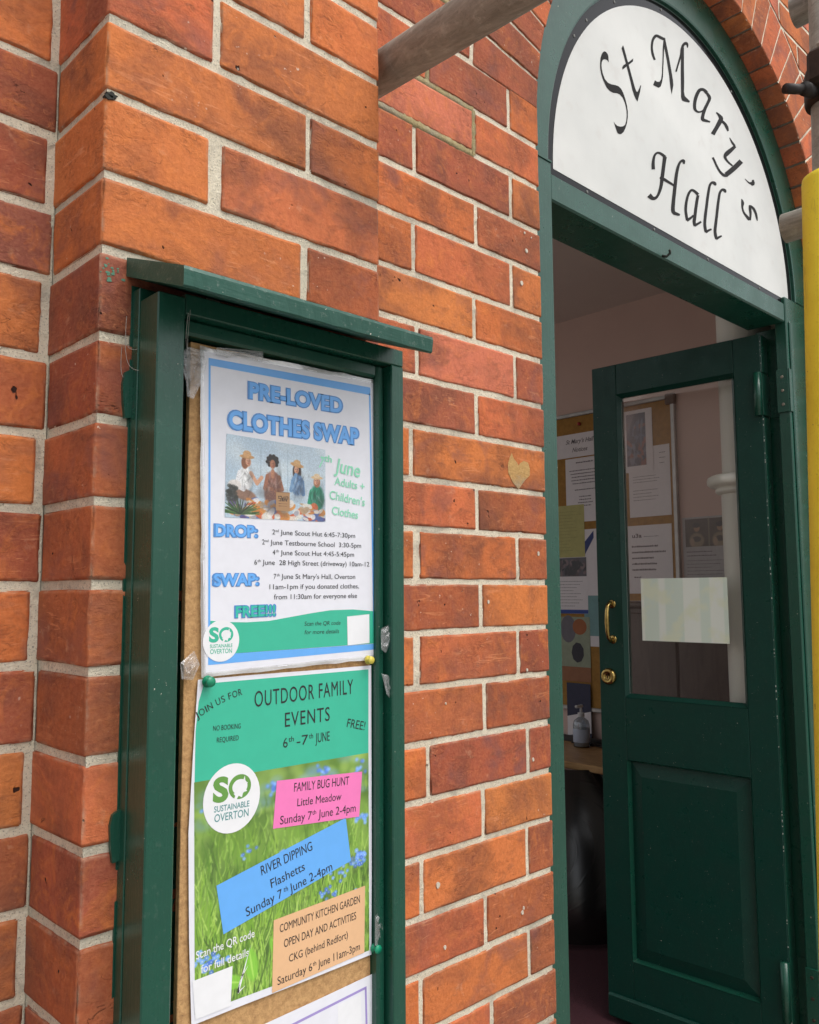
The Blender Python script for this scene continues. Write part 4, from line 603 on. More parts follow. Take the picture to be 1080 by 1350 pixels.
PAPER = m_sheet('laminated_white_paper', (.80, .80, .86)); INK = m_sheet('black_ink', (.012, .013, .016)); P_BLUE = m_sheet('sky_blue_ink', (.13, .42, .90)); P_DBLUE = m_sheet('deep_blue_ink', (.075, .26, .62))
P_GREEN = m_sheet('sea_green_ink', (.035, .48, .31)); P_MINT = m_sheet('pale_mint_ink', (.28, .74, .50)); P_PINK = m_sheet('pink_ink', (.90, .20, .50)); P_TAN = m_sheet('peach_ink', (.80, .48, .26)); P_LEAF = m_sheet('leaf_green_ink', (.13, .32, .055)); P_TEAL = m_sheet('teal_ink', (.03, .50, .38)); P_LAV = m_sheet('lavender_ink', (.36, .28, .62)); P_WHITE = m_sheet('white_ink', (.84, .84, .86))
CLEAR = m_clear('clear_laminate_edge', (.96, .96, .96), .3, .18, .15, haze=.30); TAPE = m_clear('crumpled_clear_tape', (.93, .93, .93), .5, .10, .6, 170, haze=.16)
def poster_plane(x, z, ang, y): c, s = math.cos(ang), math.sin(ang); return Plane((x, y, z), (c, 0, s), (s, 0, -c), (0, -1, 0))
def sheet_of(pl, parent, w, h, m, l=0, curl=None, thick=True):
    P = [(0, 0), (w*.3, -.3), (w*.65, .2), (w, 0), (w+.3, h*.3), (w+(curl or 0)*.1, h*.7), (w, h), (w*.6, h+.3), (w*.25, h-.2), (0, h), (-(curl or 0)*.6, h*.75), (-(curl or 0), h*.45), (-(curl or 0)*.5, h*.2)]
    mb = MB(); mb.prism(P, 0, .0004, lambda u, v, d: pl.at(u, v, l)-pl.n*d); return mb.build('paper', m, parent)
def lam_edge(pl, parent, w, h, e=3.5, l=.4):
    mb = MB(); O = []; I = [(1.5, 1.5), (w-1.5, 1.5), (w-1.5, h-1.5), (1.5, h-1.5)]
    nseg = 14; outer = []; inner = []
    C4 = [(-e, -e), (w+e, -e), (w+e, h+e), (-e, h+e)]
    for k in range(4):
        for i in range(nseg):
            t = i/nseg; (a0, b0), (a1, b1) = C4[k], C4[(k+1) % 4]; (c0, d0), (c1, d1) = I[k], I[(k+1) % 4]
            outer.append((a0+(a1-a0)*t+RND.uniform(-.6, .6), b0+(b1-b0)*t+RND.uniform(-.6, .6), RND.uniform(-3, 9))); inner.append((c0+(c1-c0)*t, d0+(d1-d0)*t, 0))
    n = len(outer); V = [pl.at(u, v, l+q) for u, v, q in outer+inner]; mb.add(V, [(i, (i+1) % n, (i+1) % n+n, i+n) for i in range(n)]); return mb.build('laminate_edge', CLEAR, parent, smooth=True)
def logo(pl, parent, cx, cy, r, ry, col_bg, col_s, l, col_t=None, tilt=0.0):
    g = MB(); pl.flat(ell(cx, cy, r, ry), l, g); lo = g.build('logo', col_bg, parent)
    c, s = math.cos(tilt), math.sin(tilt)
    def R(u, v): return (cx+(u*c-v*s)*r, cy+(u*s+v*c)*ry)
    a = MB(); pl.text(a, 'S', R(-.68, .02), R(-.14, .02), .66*ry, l+1, bold=.045); a.build('lettering', col_s, lo)
    a = MB(); n = 36; o_ = [R(.26+.40*math.cos(t*2*math.pi/n), -.30+.36*math.sin(t*2*math.pi/n)) for t in range(n)]; i_ = [R(.26+.27*math.cos(t*2*math.pi/n), -.30+.22*math.sin(t*2*math.pi/n)) for t in range(n)]
    a.add([pl.at(u, v, l+1) for u, v in o_+i_], [(i, (i+1) % n, (i+1) % n+n, i+n) for i in range(n)]); a.build('lettering', col_s, lo)
    a = MB(); leaf = [(.02, .12), (.10, -.05), (.04, -.12), (.14, -.16), (.12, -.30), (.22, -.28), (.24, -.45), (.32, -.36), (.42, -.60), (.46, -.38), (.54, -.40), (.46, -.24), (.52, -.14), (.38, -.12), (.34, .02), (.22, -.04), (.12, .10), (.05, .20)]
    V = [pl.at(*R(u, v), l+2) for u, v in leaf]+[pl.at(*R(.28, -.22), l+2)]; k = len(leaf); a.add(V, [(i, (i+1) % k, k) for i in range(k)]); a.build('leaf_mark', col_bg, lo)
    a = MB(); pl.text(a, 'SUSTAINABLE', R(-.62, .32), R(.62, .32), .17*ry, l+1, bold=.015); pl.text(a, 'OVERTON', R(-.60, .60), R(.60, .60), .22*ry, l+1, bold=.01); a.build('lettering', col_t or col_s, lo)
def tape(name, P, parent, y, seed):
    rr = random.Random(seed); mb = MB(); n = len(P); V = []; F = []
    cx, cz = sum(p[0] for p in P)/n, sum(p[1] for p in P)/n; rings = 4
    for k in range(rings+1):
        t = k/rings
        for (x, z) in P: V.append((cx+(x-cx)*t+rr.uniform(-.0006, .0006), y-(1-t)*.0015-rr.uniform(0, .0022), cz+(z-cz)*t+rr.uniform(-.0006, .0006)))
    for k in range(rings):
        for i in range(n): F.append((k*n+i, k*n+(i+1) % n, (k+1)*n+(i+1) % n, (k+1)*n+i))
    mb.add(V, F); return mb.build(name, TAPE, parent)

# ---- poster 1: clothes swap
p1 = empty('poster', (.193, -.0305, .145), 'upper poster for a pre-loved clothes swap with blue border and group picture', 'poster', 'notices pinned in the green board')
A = poster_plane(.0868, .2945, math.atan2(.0055, .2115), -.0308)
sheet_of(A, p1, 212, 300, PAPER, 0, .8); lam_edge(A, p1, 212, 300, 3.0)
g = MB(); A.flat([(6, 7), (206, 7), (206, 15.5), (6, 14)], 1, g); A.flat([(6, 14), (8.2, 14), (6.2, 283), (4, 284)], 1, g); A.flat([(203.8, 14), (206, 14), (205.5, 286), (203.3, 286)], 1, g); A.flat([(4, 283), (205.5, 287), (205.5, 293), (4, 292)], 1, g); g.build('blue_border', P_BLUE, p1)
g = MB(); wv = [(6.5, 252), (22, 254), (45, 255.5), (70, 255.5), (95, 253), (120, 250.5), (145, 248.5), (175, 249), (203.2, 252), (203.2, 286.5), (6, 283)]
A.flat(wv[::-1], 2, g); g.build('green_wave', P_GREEN, p1)
for txt, a_, b_, h in (('PRE-LOVED', (50, 39), (165, 40), 15), ('CLOTHES SWAP', (27, 71), (187, 72), 16.5), ('DROP:', (12, 174), (57, 174.5), 10.5), ('SWAP:', (10, 220), (58, 220.5), 10.5)):
    g = MB(); A.text(g, txt, a_, b_, h, 3, bold=.085, grow=2.0); g.build('title_outline', P_DBLUE, p1)
    g = MB(); A.text(g, txt, a_, b_, h, 4.5, bold=.035, grow=-.2); g.build('title', P_BLUE, p1)
g = MB(); A.text(g, 'FREE!!!', (33, 250), (77, 250.5), 10, 3.6, bold=.085, grow=1.6); g.build('title_outline', P_DBLUE, p1)
g = MB(); A.text(g, 'FREE!!!', (33, 250), (77, 250.5), 10, 4.8, bold=.03); g.build('title', P_TEAL, p1)
picture(A, 'group_picture', 24, 141, 77, 157, 3, FRIENDS, p1, [(24.5, 77), (142, 82), (140.5, 157.5), (22, 156.5)])
g = MB(); c1 = A
A.text(g, '7', (133, 101), (139, 102), 12, 5, bold=.02, shear=.2); A.text(g, 'th', (140, 94), (150, 95), 7, 5, bold=.02)
A.text(g, 'June', (153, 104), (188, 108), 15, 5, bold=.012, shear=.12); A.text(g, 'Adults +', (153, 118), (194, 122), 8.5, 5, bold=.01); A.text(g, "Children's", (146, 133), (194, 139), 9, 5, bold=.01); A.text(g, 'Clothes', (149, 149), (184, 153), 8.5, 5, bold=.01); g.build('lettering', P_MINT, p1)
g = MB()
def ordinal(pl, g, n, sup, rest, a, b, h, l=3, bold=0.0, shear=0.0):
    """text with a raised ordinal, fitted between a and b"""
    tot = len(n)*1.0+len(sup)*.55+len(rest)*.98+.75; L = b[0]-a[0]; k = L/tot; dy = (b[1]-a[1])/L
    x = a[0]; w0 = k*(len(n)-.15); pl.text(g, n, (x, a[1]), (x+w0, a[1]+dy*w0), h, l, bold, shear); x += k*(len(n)+.02)
    pl.text(g, sup, (x, a[1]-h*.5+dy*(x-a[0])), (x+k*.50*len(sup), a[1]-h*.5+dy*(x-a[0])), h*.55, l, bold, shear); x += k*(.55*len(sup)+.45)
    pl.text(g, rest, (x, a[1]+dy*(x-a[0])), b, h, l, bold, shear)
ordinal(A, g, '2', 'nd', 'June Scout Hut 6:45-7:30pm', (75, 171.5), (180, 173.5), 4.9); ordinal(A, g, '2', 'nd', 'June Testbourne School  3:30-5pm', (63, 181.5), (188, 184), 4.9)
ordinal(A, g, '4', 'th', 'June Scout Hut 4:45-5:45pm', (75, 191.5), (178, 193.5), 4.9); ordinal(A, g, '6', 'th', 'June  28 High Street (driveway) 10am-12', (54, 201), (199, 204), 4.9)
ordinal(A, g, '7', 'th', "June St Mary's Hall, Overton", (76, 215), (179, 217), 4.9); A.text(g, '11am-1pm if you donated clothes,', (71, 225), (184, 227), 4.9); A.text(g, 'from 11:30am for everyone else', (76, 235), (181, 237), 4.9)
A.text(g, 'Scan the QR code', (112, 262.5), (158, 264), 4.2, 3.5, shear=.15); A.text(g, 'for more details', (112, 271), (156, 272.5), 4.2, 3.5, shear=.15); g.build('lettering', INK, p1)
logo(A, p1, 17.5, 271, 19, 19, P_WHITE, P_GREEN, 4, tilt=.03)
g = MB(); A.flat([(167, 256), (197.5, 255), (197, 285.5), (167, 286)], 4, g); g.build('blank_code_patch', P_WHITE, p1)
tape('clear_tape', [(.0600, .283), (.0700, .2925), (.0885, .2915), (.0895, .281), (.0850, .262), (.0760, .2455), (.0700, .247), (.0680, .262)], p1, -.0335, 3)
tape('clear_tape', [(.100, .299), (.150, .3035), (.1505, .2945), (.128, .296), (.110, .290), (.099, .292)], p1, -.0330, 4)
tape('clear_tape', [(.296, .030), (.316, .036), (.3175, .022), (.304, .003), (.296, .008)], p1, -.0420, 5)
tape('clear_tape', [(.070, .006), (.084, .016), (.089, .004), (.083, -.010), (.072, -.008)], p1, -.0315, 6)
tape('clear_tape', [(.297, -.018), (.306, -.020), (.318, -.040), (.312, -.048), (.303, -.040)], p1, -.0430, 7)

# ---- poster 2: outdoor family events
p2 = empty('poster', (.19, -.029, -.16), 'middle poster of outdoor family events with green heading and meadow picture', 'poster', 'notices pinned in the green board')
B = poster_plane(.0895, -.0098, 0.0, -.0290)
sheet_of(B, p2, 206, 296, PAPER, 0, 6.5)
g = MB(); B.flat([(-1.5, 90), (202, 91), (202, 4), (6, 4), (1, 20), (-1.5, 45)][::-1], 1, g); g.build('green_heading', P_GREEN, p2)
picture(B, 'meadow_picture', 0, 202, 91, 291, 1, MEADOW, p2, [(-2, 90), (202, 91), (203, 291), (3, 288)])
g = MB()
tw = 0; adv = dict(J=2.4, O=5.0, I=1.0, N=4.4, U=4.2, S=3.4, F=3.0, R=3.6)
tot = sum((2.4 if ch == ' ' else adv[ch]+1.1) for ch in 'JOIN US FOR')
for ch in 'JOIN US FOR':
    if ch == ' ': tw += 2.4; continue
    t = tw/tot; t2 = (tw+adv[ch])/tot; f_ = lambda t: (-.5+t*48, 35-t*18-math.sin(t*math.pi)*2.5); (ua, va), (ub, vb) = f_(t), f_(t2); B.text(g, ch, (ua, va), (ub, vb), 6.3, 3); tw += adv[ch]+1.1
B.text(g, 'NO BOOKING', (16, 47), (45, 48), 4.6, 3); B.text(g, 'REQUIRED', (20, 58), (43, 58.5), 4.6, 3); B.text(g, 'OUTDOOR FAMILY', (60, 30), (181, 27.5), 15, 3, spacing=1.12); B.text(g, 'EVENTS', (95, 52.5), (150, 52), 14, 3, spacing=1.12)
ordinal(B, g, '6', 'th', '-7', (93, 72), (123, 72), 9.5, 3); B.text(g, 'th', (124, 67), (129, 67), 5, 3); B.text(g, 'JUNE', (132, 72), (150, 72), 9.5, 3); B.text(g, 'FREE!', (172, 61), (196, 67), 9, 3)
g.build('lettering', INK, p2)
for nm, Q, mt, lines in (('pink_label', [(86, 102), (193, 109), (189, 154), (82, 146)], P_PINK, ((106, 115.5, 175, 119.5, 'FAMILY BUG HUNT', 8.5), (110, 130, 165, 133, 'Little Meadow', 7.5))),
                         ('blue_label', [(22, 184), (171, 152), (178, 196), (30, 228)], P_BLUE, ((70, 186, 129, 175, 'RIVER DIPPING', 9), (81, 200, 120, 192, 'Flashetts', 8.5))),
                         ('peach_label', [(84, 230), (197, 225), (196, 291), (83, 295)], P_TAN, ((91, 243, 190, 240, 'COMMUNITY KITCHEN GARDEN', 7.5), (96, 258, 185, 255, 'OPEN DAY AND ACTIVITIES', 7.5), (102, 273, 174, 270.5, 'CKG (behind Redfort)', 7.0)))):
    g = MB(); B.flat(Q[::-1], 4, g); lb = g.build(nm, mt, p2); g = MB()
    for a0, b0, a1, b1, s_, h in lines: B.text(g, s_, (a0, b0), (a1, b1), h, 5.5)
    if nm[0] == 'p' and nm[1] == 'i': ordinal(B, g, 'Sunday 7', 'th', 'June 2-4pm', (90, 143.5), (184, 148), 8, 5.5)
    elif nm[0] == 'b': ordinal(B, g, 'Sunday 7', 'th', 'June 2-4pm', (54, 219), (154, 199.5), 8.5, 5.5)
    else: ordinal(B, g, 'Saturday 6', 'th', 'June 11am-3pm', (89, 290), (190, 286.5), 7.5, 5.5)
    g.build('lettering', INK, lb)
logo(B, p2, 37, 110, 30, 31, P_WHITE, P_LEAF, 4, m_sheet('slate_teal_ink', (.10, .30, .30)), tilt=.02)
g = MB(); B.text(g, 'Scan the QR code', (3, 242), (63, 239), 7, 4, bold=.006); B.text(g, 'for full details', (8, 255), (57, 254), 7, 4, bold=.006)
for (a0, b0), (a1, b1), w in (((46, 283), (59, 245), 1.2), ((46, 283), (48, 272), 1.0), ((46, 283), (54, 279), 1.0), ((49, 271), (57, 262), .7)):
    d = Vector((a1-a0, b1-b0)).normalized(); B.flat([(a0-d.y*w, b0+d.x*w), (a1, b1), (a0+d.y*w, b0-d.x*w)], 4, g)
g.build('lettering', P_WHITE, p2)
g = MB(); B.flat([(0, 259), (40, 258), (38.5, 292), (3.5, 292)][::-1], 4, g); g.build('blank_code_patch', P_WHITE, p2)
tape('clear_tape', [(.294, -.265), (.302, -.262), (.305, -.280), (.302, -.298), (.295, -.295)], p2, -.0350, 8)
# ---- poster 3, mostly below the frame
p3 = empty('poster', (.19, -.0275, -.48), 'lowest notice with a lavender border line, showing only its top below the meadow poster', 'poster', 'notices pinned in the green board')
C3 = poster_plane(.0885, -.3335, .035, -.0279)
sheet_of(C3, p3, 210, 296, PAPER); g = MB(); C3.flat([(10, 13), (201, 9), (201, 11.5), (10, 15.5)][::-1], 1, g); C3.flat([(198.5, 11), (201, 11), (201, 285), (198.5, 285)], 1, g); C3.flat([(10, 15), (12.5, 15), (12.5, 285), (10, 285)], 1, g); g.build('lavender_border', P_LAV, p3)
g = MB(); C3.flat([(163, 14), (193, 14), (193, 46), (163, 46)], 2, g); g.build('blank_code_patch', P_WHITE, p3)
# pins
def pin(x, z, y, col, label, s_=1.0):
    m = MB(); m.lathe([(0.0001, .0075*s_), (.0042*s_, .0072*s_), (.0046*s_, .0058*s_), (.0026*s_, .0045*s_), (.0024*s_, .0018*s_), (.0052*s_, .0006*s_), (.0050*s_, 0), (.0001, 0)], (x, y, z), 18, 'Y')
    o = m.build('push_pin', m_plain('pin_plastic', col, .3, .1), None, smooth=True); tag(o, label, 'push pin', 'push pins holding the posters')
pin(.0975, -.0118, -.0312, (.01, .25, .13), 'green push pin lying askew at the top left corner of the meadow poster', 1.05); pin(.2885, -.0035, -.0318, (.75, .62, .10), 'yellow push pin between the two upper posters at their right edges', .9); pin(.2985, -.2995, -.0300, (.01, .30, .16), 'green push pin at the lower right corner of the meadow poster')

# ------------------------------------------------------------------ door frame, fanlight sign
df = empty('door_frame', (1.48, .24, -1.2), 'green painted round-headed door frame standing in the brick arch', 'door frame')
def polar(r, th): return (AC[0]+r*math.cos(th), AC[1]+r*math.sin(th))
def arch_member(name, prof, m, a0=0.0, a1=math.pi, n=72, parent=df):
    """prof: closed list of (radius, y)"""
    V = []; F = []; k = len(prof)
    for i in range(n+1):
        t = a0+(a1-a0)*i/n
        for r, y in prof: x, z = polar(r, t); V.append((x, y, z))
    for i in range(n):
        for j in range(k): F.append((i*k+j, i*k+(j+1) % k, (i+1)*k+(j+1) % k, (i+1)*k+j))
    F += [tuple(range(k-1, -1, -1)), tuple(range(n*k, n*k+k))]
    return mesh(name, V, F, m, parent, smooth=False)
FY = .184
arch_member('arched_head', [(.6625, FY+.001), (.6625, .29), (.563, .29), (.563, FY+.0015), (.5665, FY)], GREEN)
arch_member('glazing_bead', [(.5628, .1935), (.5628, .204), (.549, .204), (.549, .2015)], GREEN)
m = MB(); m.box(.8165, .9255, FY, .292, -1.21, AC[1]-.001, .0022); m.build('jamb', GREEN, df)
m = MB(); m.box(.8165, .9245, FY-.0022, FY+.02, AC[1]-.0030, AC[1]+.0008, .0003); m.build('joint_line', GREEN, df)
m = MB(); m.box(1.972, 2.117, FY, .216, -1.21, AC[1]-.001, .0025); m.box(1.9845, 2.004, FY-.005, FY+.001, -1.21, AC[1]-.07, .0025); m.build('jamb', GREEN, df)
m = MB(); m.box(2.022, 2.117, .2162, .292, -1.21, .803, .002); m.build('jamb_rebate', GREEN, df)
TZ0, TZ1 = .798, .852
m = MB(); m.box(.9257, 1.9718, FY+.003, .292, TZ0, TZ1, .0035); m.box(.9257, 1.9718, .215, .26, TZ1-.001, TZ1+.012, .001); m.build('transom', GREEN, df)
sp = MB()
for i in range(14): x = 1.28+RND.gauss(0, .05); z = TZ0-.001; s_ = RND.uniform(.003, .010); sp.prism([(x+math.cos(a)*s_*RND.uniform(.6, 1.2), FY+.02+abs(math.sin(a))*s_*1.5*RND.uniform(.5, 1.1)-.012*RND.random()) for a in [j*math.pi/4 for j in range(8)]], z-.0012, z+.003, lambda u, v, d: (u, v, d))
m = MB(); m.tube([(1.327, FY+.006, TZ0+.006), (1.333, FY-.004, TZ0+.003), (1.338, FY-.010, TZ0+.010), (1.333, FY-.012, TZ0+.016)], .003, 10); m.build('hook', OLIVE, df, smooth=True)
# dark glass and the white film sign
YS = .194
glass_dark = m_plain('dark_glass', (.012, .012, .013), .10, .1, 5, .0, Specular_IOR_Level=.2)
n = 64; P = [polar(.5635, math.pi*i/n) for i in range(n+1)]; P = [(x, max(z, AC[1])) for x, z in P]; P = P+[(.9178, TZ1-.002), (2.0447, TZ1-.002)]
fl_ = MB(); fl_.prism(P, YS+.0006, YS+.006, lambda u, v, d: (u, d, v)); fl_.build('fanlight_glass', glass_dark, df)
m = MB()
for i in range(24):
    t = math.pi*(i+.5)/24; x, z = polar(.545+RND.uniform(-.003, .004), t)
    if RND.random() < .22: m.lathe([(.0001, .0018), (.0030, .0012), (.0034, 0)], (x, YS+.0006, z), 8, 'Y')
for i in range(4): x = 1.05+i*.26+RND.uniform(-.02, .02); m.lathe([(.0001, .0018), (.0030, .0012), (.0034, 0)], (x, YS+.0006, TZ1+.0085), 8, 'Y')
m.build('putty_dabs', m_plain('grey_putty', (.20, .20, .19), .7), df, kind='stuff')
film = NT('white_sign_film'); v_ = film.coord(); n1 = film.noise(v_, 3.2, 4, .6); n2 = film.noise(v_, 26, 3)
fc = film.mix(film.ramp(n1, .36, .62), (.70, .70, .67), (.60, .605, .58)); fc = film.mix(film.ramp(n2, .6, .72, 0, .25), fc, (.56, .52, .48)); FILM = film.done(fc, .38, film.bump(n1, .05, .004), Specular_IOR_Level=.45)
sg = empty('hall_sign', (1.48, YS, .86), 'white half-round sign in the fanlight reading St Mary\'s Hall in black calligraphic letters', 'sign')
RS = .5370; P = [polar(RS, math.pi*i/80) for i in range(81)]; P[0] = (P[0][0], AC[1]); P[-1] = (P[-1][0], AC[1])
zs = TZ1+.0165; P = P+[(AC[0]-RS+.001, zs), (AC[0]+RS-.001, zs)]
m = MB(); m.prism(P, YS-.0002, YS+.0005, lambda u, v, d: (u, d, v)); m.build('film_panel', FILM, sg)
letter_m = m_plain('smoke_black_letter_glass', (.018, .016, .015), .35, .1, 5, 0.0, Specular_IOR_Level=.06)
for nm, parts in SIGN_LETTERS.items():
    m = MB(); d = YS-.0006; q = 0
    for p in parts:
        dd = d-.00008*q; q += 1
        if p[0] == 's':
            L, R_ = p[1], p[2]; V = [(x, dd, z) for x, z in L+R_]; k = len(L); m.add(V, [(i, i+1, k+i+1, k+i) for i in range(k-1)])
        else:
            from mathutils.geometry import tessellate_polygon
            V = [Vector((x, dd, z)) for x, z in p[1]]; tr = tessellate_polygon([V]); m.add(V, [tuple(f) for f in tr])
    m.build('letter', letter_m, sg)

# ------------------------------------------------------------------ the open door leaf
H0 = Vector((1.965, .256)); H1 = Vector((1.933, .786)); E_ = (H1-H0).normalized(); LW = (H1-H0).length; M_ = Vector((E_.y, -E_.x))
def D(s, d, z): return (H0.x+E_.x*s+M_.x*d, H0.y+E_.y*s+M_.y*d, z)
door = empty('door', (1.95, .52, -1.19), 'dark green half-glazed door leaf with a brass pull handle standing open into the hall', 'door')
TOPZ, BOTZ, TH = .780, -1.190, .050
def dpart(name, s0, s1, z0, z1, m=GREEN_SHADED, b=.0015, d0=0.0, d1=TH, parent=door): mb = MB(); mb.box(s0, s1, d0, d1, z0, z1, b, fn=D); return mb.build(name, m, parent)
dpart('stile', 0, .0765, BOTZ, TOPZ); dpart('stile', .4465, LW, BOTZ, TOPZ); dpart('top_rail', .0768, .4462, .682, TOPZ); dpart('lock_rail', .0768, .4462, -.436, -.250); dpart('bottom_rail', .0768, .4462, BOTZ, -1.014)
def frustum(name, o, i, do, di, m, parent=door):
    (s0, s1, z0, z1), (a0, a1, b0, b1) = o, i; V = [D(s0, do, z0), D(s1, do, z0), D(s1, do, z1), D(s0, do, z1), D(a0, di, b0), D(a1, di, b0), D(a1, di, b1), D(a0, di, b1)]
    return mesh(name, V, [(0, 4, 5, 1), (1, 5, 6, 2), (2, 6, 7, 3), (3, 7, 4, 0), (4, 7, 6, 5)], m, parent)
frustum('raised_panel', (.0768, .4462, -1.0138, -.4362), (.120, .403, -.970, -.480), .017, .005, GREEN_SHADED)
for nm, (s0, s1, z0, z1) in (('panel', (.0765, .4465, -1.014, -.436)),):
    fr_ = MB(); w = .010
    for a0, a1, b0, b1 in ((s0, s1, z1-w, z1), (s0, s1, z0, z0+w), (s0, s0+w, z0, z1), (s1-w, s1, z0, z1)):
        pass
def bead(s0, s1, z0, z1, w, dI, parent=door, m=GREEN_SHADED, d0=-.001, name='glazing_bead'):
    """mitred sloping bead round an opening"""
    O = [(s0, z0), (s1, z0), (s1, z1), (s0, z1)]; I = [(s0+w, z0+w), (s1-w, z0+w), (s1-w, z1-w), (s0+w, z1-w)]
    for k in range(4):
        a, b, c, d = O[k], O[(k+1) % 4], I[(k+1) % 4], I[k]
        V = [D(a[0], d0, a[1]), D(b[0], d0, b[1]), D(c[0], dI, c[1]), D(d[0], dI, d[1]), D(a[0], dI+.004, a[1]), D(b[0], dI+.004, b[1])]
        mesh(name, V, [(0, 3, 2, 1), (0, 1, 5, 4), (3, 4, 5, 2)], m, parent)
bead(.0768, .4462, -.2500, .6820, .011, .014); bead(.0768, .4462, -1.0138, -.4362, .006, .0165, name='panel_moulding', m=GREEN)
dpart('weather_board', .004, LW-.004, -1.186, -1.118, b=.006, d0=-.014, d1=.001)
m = MB(); m.box(.436, .4385, .0125, .0155, -.24, .66, 0, fn=D); m.build('white_putty_line', m_plain('white_putty', (.62, .62, .58), .6), door)
pane = MB(); pane.box(.078, .445, .0170, .0200, -.249, .681, 0, fn=D); pane.build('glass_pane', m_clear('window_glass', (.985, .99, .985), .04, .0), door)
t = NT('striped_frosted_notice'); v_ = t.coord((1, 1, 1), False); sx = t.n('ShaderNodeSeparateXYZ'); t.lk(v_, sx.inputs[0])
st = t.math('ADD', t.math('SINE', t.math('MULTIPLY', sx.outputs['Y'], 74)), t.math('MULTIPLY', t.math('SINE', t.math('MULTIPLY', sx.outputs['Y'], 31)), .7)); blot_ = t.noise(v_, 14, 3)
c_ = t.mix(t.ramp(st, -.25, .05), (.86, .88, .78), (.72, .80, .68)); c_ = t.mix(t.ramp(blot_, .50, .64, 0, .8), c_, (.82, .84, .62)); NOTICE = t.done(c_, .4)
m = MB(); m.box(.126, .391, .0155, .0166, -.079, .107, 0, fn=D); m.build('window_notice', NOTICE, door)
cE = MB(); cE.box(-.0022, -.0002, .002, TH-.003, BOTZ+.002, .545, .0006, fn=D); cE.box(-.0022, -.0002, .002, TH-.003, .672, TOPZ-.002, .0006, fn=D); cE.build('hanging_edge', GREEN, door)  # strip in the lighter frame green paints in the light on this edge
ch_ = MB()
for i in range(240):
    z = RND.uniform(BOTZ, TOPZ-.01); L = RND.uniform(.003, .03)*(.4+abs(noise.noise(Vector((0, 3, z*5))))*2.2); w = RND.uniform(.0004, .0012)
    ch_.box(-.0006, .002, TH-.0016-w, TH-.0010, z, min(z+L, TOPZ), 0, fn=D)
for i in range(60):
    z = RND.uniform(BOTZ, TOPZ-.02); ch_.box(-.0008, .001, .0005, .0005+RND.uniform(.0008, .002), z, z+RND.uniform(.001, .005), 0, fn=D)
ch_.build('paint_chips', m_plain('chipped_primer', (.50, .50, .45), .7), door, kind='stuff')
# pull handle
hs = .482; hnd = MB()
for z in (.030, -.078): hnd.lathe([(.0001, .004), (.011, .0035), (.0135, .001), (.0135, 0)], D(hs, 0, z), 20, 'X')
hp_ = [D(hs, -.002, .032), D(hs, -.014, .033), D(hs, -.026, .024), D(hs, -.031, .008), D(hs, -.033, -.022), D(hs, -.031, -.054), D(hs, -.026, -.070), D(hs, -.014, -.081), D(hs, -.002, -.080)]
hnd.tube(hp_, [.0075, .0065, .0058, .0062, .0072, .0062, .0058, .0065, .0075], 14); hnd.build('pull_handle', BRASS, door, smooth=True)
lk = MB(); lk.lathe([(.0001, .010), (.011, .010), (.0115, .013), (.0205, .0125), (.0240, .009), (.0255, .002), (.0255, 0)], D(.498, 0, -.191), 28, 'X'); lo_ = lk.build('lock_cylinder', BRASS, door, smooth=True)
kh = MB(); kh.box(.4965, .4995, -.0105, -.0095, -.197, -.185, 0, fn=D); kh.build('keyhole', RUST, lo_)
for z0, z1, rst in ((.549, .669, 0), (-1.035, -.888, 1)):
    hz = MB(); hz.tube([D(.008, -.0095, z0), D(.008, -.0095, z1)], .0105, 18); hg = hz.build('hinge', GREEN, door, smooth=True)
    hz = MB(); hz.box(-.0032, -.0006, -.004, TH+.004, z0+.002, z1-.002, .0005, fn=D); hz.build('hinge_leaf', GREEN, hg)
    hz = MB(); hz.box(H0.x+.036, 2.0218, .2255, .2285, z0+.003, z1-.003, .0006); hz.box(1.9680, 1.9905, .1808, .1838, z0+.001, z1-.001, .0006); hz.box(1.9660, 1.9718, .1840, .2155, z0+.001, z1-.001, .0005); hz.box(2.0188, 2.0216, .217, .262, z0+.001, z1-.001, .0005); hz.build('hinge_leaf', GREEN, hg)
    hz = MB()
    for zz in (z0+.022, (z0+z1)/2, z1-.022): hz.lathe([(.0001, .0022), (.0035, .0018), (.0045, 0)], (1.966, .200, zz), 10, 'X')
    hz.build('hinge_screws', STEEL if not rst else RUST, hg, kind='stuff')
    hz = MB(); hz.tube([(2.006, .2220, z0+.001), (2.006, .2220, z1-.001)], .0062, 14); hz.build('hinge_knuckle', GREEN_SHADED, hg, smooth=True)
    hz = MB()
    for zz in (z0+.02, (z0+z1)/2, z1-.02): hz.lathe([(.0001, .0016), (.0035, .0012), (.0042, 0)], (1.996, .2255, zz), 10, 'Y')
    hz.build('hinge_screws', RUST if rst else GREEN_SHADED, hg, kind='stuff')

